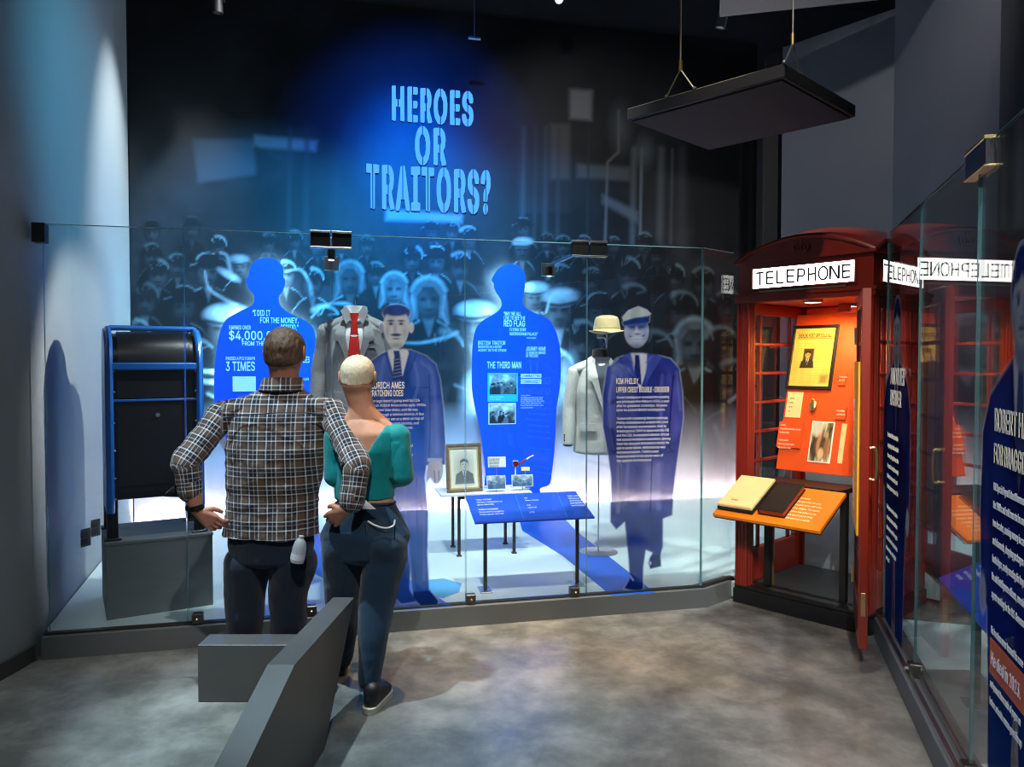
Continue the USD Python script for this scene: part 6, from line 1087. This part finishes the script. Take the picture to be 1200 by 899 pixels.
ct = fuse(chain([(L_(330, 457, 3.79), (.112, .092, .014)), (L_(332, 443, 3.795), (.098, .088, .007))]), .01, 3); cp_ = obj('collar', ct, 'plaid', sp_, smooth=True); attr3(cp_, 'cloth_uv', cloth_uv(ct.vertices, [], L_(322, 540)) + [.03, .04, 0])
for arm, nm in ((armsL, 'l'), (armsR, 'r')):
    ax = (arm[2] - arm[1]) / np.linalg.norm(arm[2] - arm[1]); cf = fuse(chain([(arm[2] - ax * .012, .060), (arm[2] + ax * .022, .057)]), .01, 3); c_ = obj('cuff', cf, 'plaid', sp_, smooth=True); attr3(c_, 'cloth_uv', cloth_uv(cf.vertices, [arm], L_(322, 540)) + [.04, .05, 0])
obj('sleeve_flap', hull([L_(*p) for p in ((191, 582, 3.7), (208, 566, 3.66), (214, 583, 3.66), (196, 576, 3.7), (210, 570, 3.7))]), 'denim', sp_)
obj('sleeve_flap', hull([L_(*p) for p in ((424, 582, 3.53), (441, 597, 3.55), (424, 597, 3.53), (428, 586, 3.56), (430, 595, 3.55))]), 'label_white', sp_)
obj('yoke_seam', tube([L_(px, py, d) for px, py, d in ((262, 490, 3.70), (290, 486, 3.662), (325, 484, 3.650), (360, 484, 3.662), (384, 488, 3.70))], .003, 6), 'denim', sp_)
jn = chain([(L_(318, 606, 3.82), (.205, .128, .03)), (L_(318, 634, 3.82), (.215, .14, .05)), (L_(318, 652, 3.82), (.20, .135, .05))])
for h_, k_, a_ in legs.values(): jn += chain([(h_ - [0, 0, .03], (.117, .125, .10)), (k_ + [0, 0, .05], .100), (k_ - [0, 0, .08], .092), (a_ + [0, 0, .03], .080), (a_ - [0, 0, .02], (.082, .082, .02))])
obj('jeans', folds(fuse(jn, .014, 6), .008, 11, 8, (1, 1, .7)), 'denim', man, smooth=True)
for k in ('l', 'r'): a_ = legs[k][2]; shoe(man, (a_[0], a_[1] - .07, 0), (-.12 if k == 'l' else .12, 1, 0), .29, 'shoe_black')
ax = (wr_l - L_(226, 578, 3.66)); ax /= np.linalg.norm(ax); wt = trimesh.creation.revolve([(.030, -.012), (.037, -.012), (.037, .012), (.030, .012), (.030, -.012)], sections=24); wt.apply_transform(trimesh.geometry.align_vectors([0, 0, 1], ax)); wt.apply_translation(wr_l - ax * .012)
wv = thing('wristwatch', 'black watch band on the left wrist of the person in the plaid shirt', 'watch', base); obj('band', wt, 'watch_black', wv); obj('watch_case', mv(ball((0, 0, 0), (.018, .010, .018), 2), *(wr_l - ax * .012 + np.array([-.034, -.01, 0]))), 'watch_black', wv)
bo = L_(350, 647, 3.668); wb = thing('water_bottle', 'small clear water bottle in the back jeans pocket', 'bottle', base + bo); 
q = lambda m: roty(m, 10)
obj('bottle', q(lathe([(0, -.05), (.030, -.05), (.033, -.042), (.033, .02), (.026, .05), (.013, .066), (.013, .08), (0, .08)], 24)), 'plastic_clear', wb); obj('label', q(lathe([(.0335, -.034), (.0340, -.034), (.0340, -.005), (.0335, -.005)], 24)), 'label_white', wb)

# ---- the woman: cropped fair hair, teal top open at the back, dark jeans
WD0 = 3.72
wbase = np.array([ony(428, 600, WD0)[0], 3.60, 0.0])
wo = thing('person', 'person with close-cropped fair hair in a teal low-back top and dark jeans', 'person', wbase)
Wp = lambda px, py, d=WD0: ony(px, py, d) - wbase
wc = Wp(419.5, 443, 3.74); WR = (.082, .102, .112)
tn = lambda k=0: [(Wp(426, 494), (.09 - k, .07 - k, .03)), (Wp(429, 508), (.165 - k, .095 - k, .04)), (Wp(429, 528), (.172 - k, .108 - k, .06)), (Wp(428, 556), (.150 - k, .10 - k, .06)), (Wp(428, 582), (.148 - k, .10 - k, .02))]
ws_r, we_r, ww_r = Wp(466, 512), Wp(471, 558, 3.70), Wp(450, 566, 3.93); ws_l, we_l, ww_l = Wp(396, 512), Wp(394, 558, 3.72), Wp(408, 566, 3.93)
wbody = head_parts(wc, *WR, Wp(423, 474, 3.73), .060, Wp(426, 490)) + chain([(p, np.array(r) - (.004 if i < 2 else .016)) for i, (p, r) in enumerate(tn())]) + chain([(Wp(428, 575), (.13, .09, .04)), (Wp(428, 600), (.15, .10, .04)), (Wp(428, 630, 3.71), (.19, .11, .06))]) + chain([(ws_r, .045), (Wp(426, 495), (.06, .06, .03)), (ws_l, .045)]) + chain([(ws_r + [-.02, 0, .012], .034), (Wp(424, 478, 3.73), (.054, .056, .03)), (ws_l + [.02, 0, .012], .034)])
for s_, e_2, w_2 in ((ws_r, we_r, ww_r), (ws_l, we_l, ww_l)): wbody += chain([(s_, .046), (e_2, .038), (w_2, .026)]); wbody += hand(w_2, np.array([-.5 if s_ is ws_r else .5, .6, .15]), np.array([0, -.6, -.5]), 1 if s_ is ws_r else -1, .5, .9)
wl = {'r': (Wp(452, 652, 3.68), Wp(441, 706, 3.62), Wp(437, 748, 3.56), Wp(433, 799, 3.53)), 'l': (Wp(404, 652, 3.71), Wp(402, 706, 3.75), Wp(401, 748, 3.80), Wp(400, 775, 3.84))}
for q_ in wl.values(): wbody += chain([(q_[0], .10), (q_[1], .06), (q_[2], .05), (q_[3], .035)])
obj('body', fuse(wbody, .011, 28), 'skin_woman', wo, smooth=True); face_bits(wo, wc, *WR)
obj('hair', scalp(wc, *WR, .002, -.008, .006, 9, -.026), 'hair_stubble', wo, smooth=True)
tp_ = chain(tn()) + chain([(ws_r + [0, 0, -.006], .062), (Wp(428, 505), (.07, .07, .03)), (ws_l + [0, 0, -.006], .062)]) + chain([(ws_r, .064), (we_r, (.058, .06, .05)), (ww_r - [0, .05, 0], .040)]) + chain([(ws_l, .064), (we_l, (.058, .06, .05)), (ww_l - [0, .05, 0], .040)]) + chain([(Wp(466, 520), (.055, .07, .05)), (Wp(462, 556, 3.72), (.05, .07, .04))])
top = m3.Manifold.batch_boolean(tp_, m3.OpType.Add)
vp = [(Wp(px, py)[0], Wp(px, py)[2]) for px, py in ((384, 478), (398, 502), (426, 536), (431, 533), (451, 505), (464, 480), (440, 468), (400, 468))]
prism = ex_xz(vp, -1, .13); prism.merge_vertices(); prism.fix_normals(); top = top - m3.Manifold(m3.Mesh(np.asarray(prism.vertices, np.float32), np.asarray(prism.faces, np.uint32)))
tt = mt(top.refine_to_length(.011)); tt.merge_vertices(); trimesh.smoothing.filter_taubin(tt, iterations=4); obj('top', folds(tt, .014, 8, 3, (1, 1, .5)), 'teal_knit', wo, smooth=45)
wj = chain([(Wp(428, 588), (.142, .105, .02)), (Wp(428, 604, 3.71), (.175, .125, .04)), (Wp(428, 626, 3.70), (.220, .145, .06)), (Wp(428, 648, 3.70), (.20, .135, .05))])
for k, q_ in wl.items(): wj += chain([(q_[0] + [0, -.01, .06], (.108, .13, .10)), (q_[0], (.108, .125, .08)), (q_[1], .086), (q_[2], .070), (q_[3] + [0, 0, .012], .052)])
jw = obj('jeans', folds(fuse(wj, .013, 6), .005, 11, 12, (1, 1, .8)), 'denim_woman', wo, smooth=True)
obj('belt', fuse(chain([(Wp(428, 589), (.152, .112, .012))]), .012, 0), 'belt_black', jw, smooth=True)
def on_back(px, py, d=3.555): return Wp(px, py, d)
obj('pocket_trim', tube(spline([on_back(431, 611, 3.573), on_back(440, 616, 3.566), on_back(452, 619, 3.570), on_back(461, 616, 3.578), on_back(463, 609, 3.585)]), .0045, 6), 'label_white', jw); obj('pocket_outline', tube([on_back(428, 613, 3.572), on_back(430, 636, 3.565), on_back(447, 646, 3.570), on_back(462, 636, 3.585), on_back(463, 613, 3.583)], .003, 6), 'belt_black', jw)
hl2 = onz(431, 838, 0) - wbase; shoe(wo, (hl2[0], hl2[1], 0), (.22, 1, 0), .25, 'shoe_black', .07); q_ = wl['l'][3]; shoe(wo, (q_[0], q_[1] - .06, 0), (-.1, 1, 0), .25, 'shoe_black', .07)
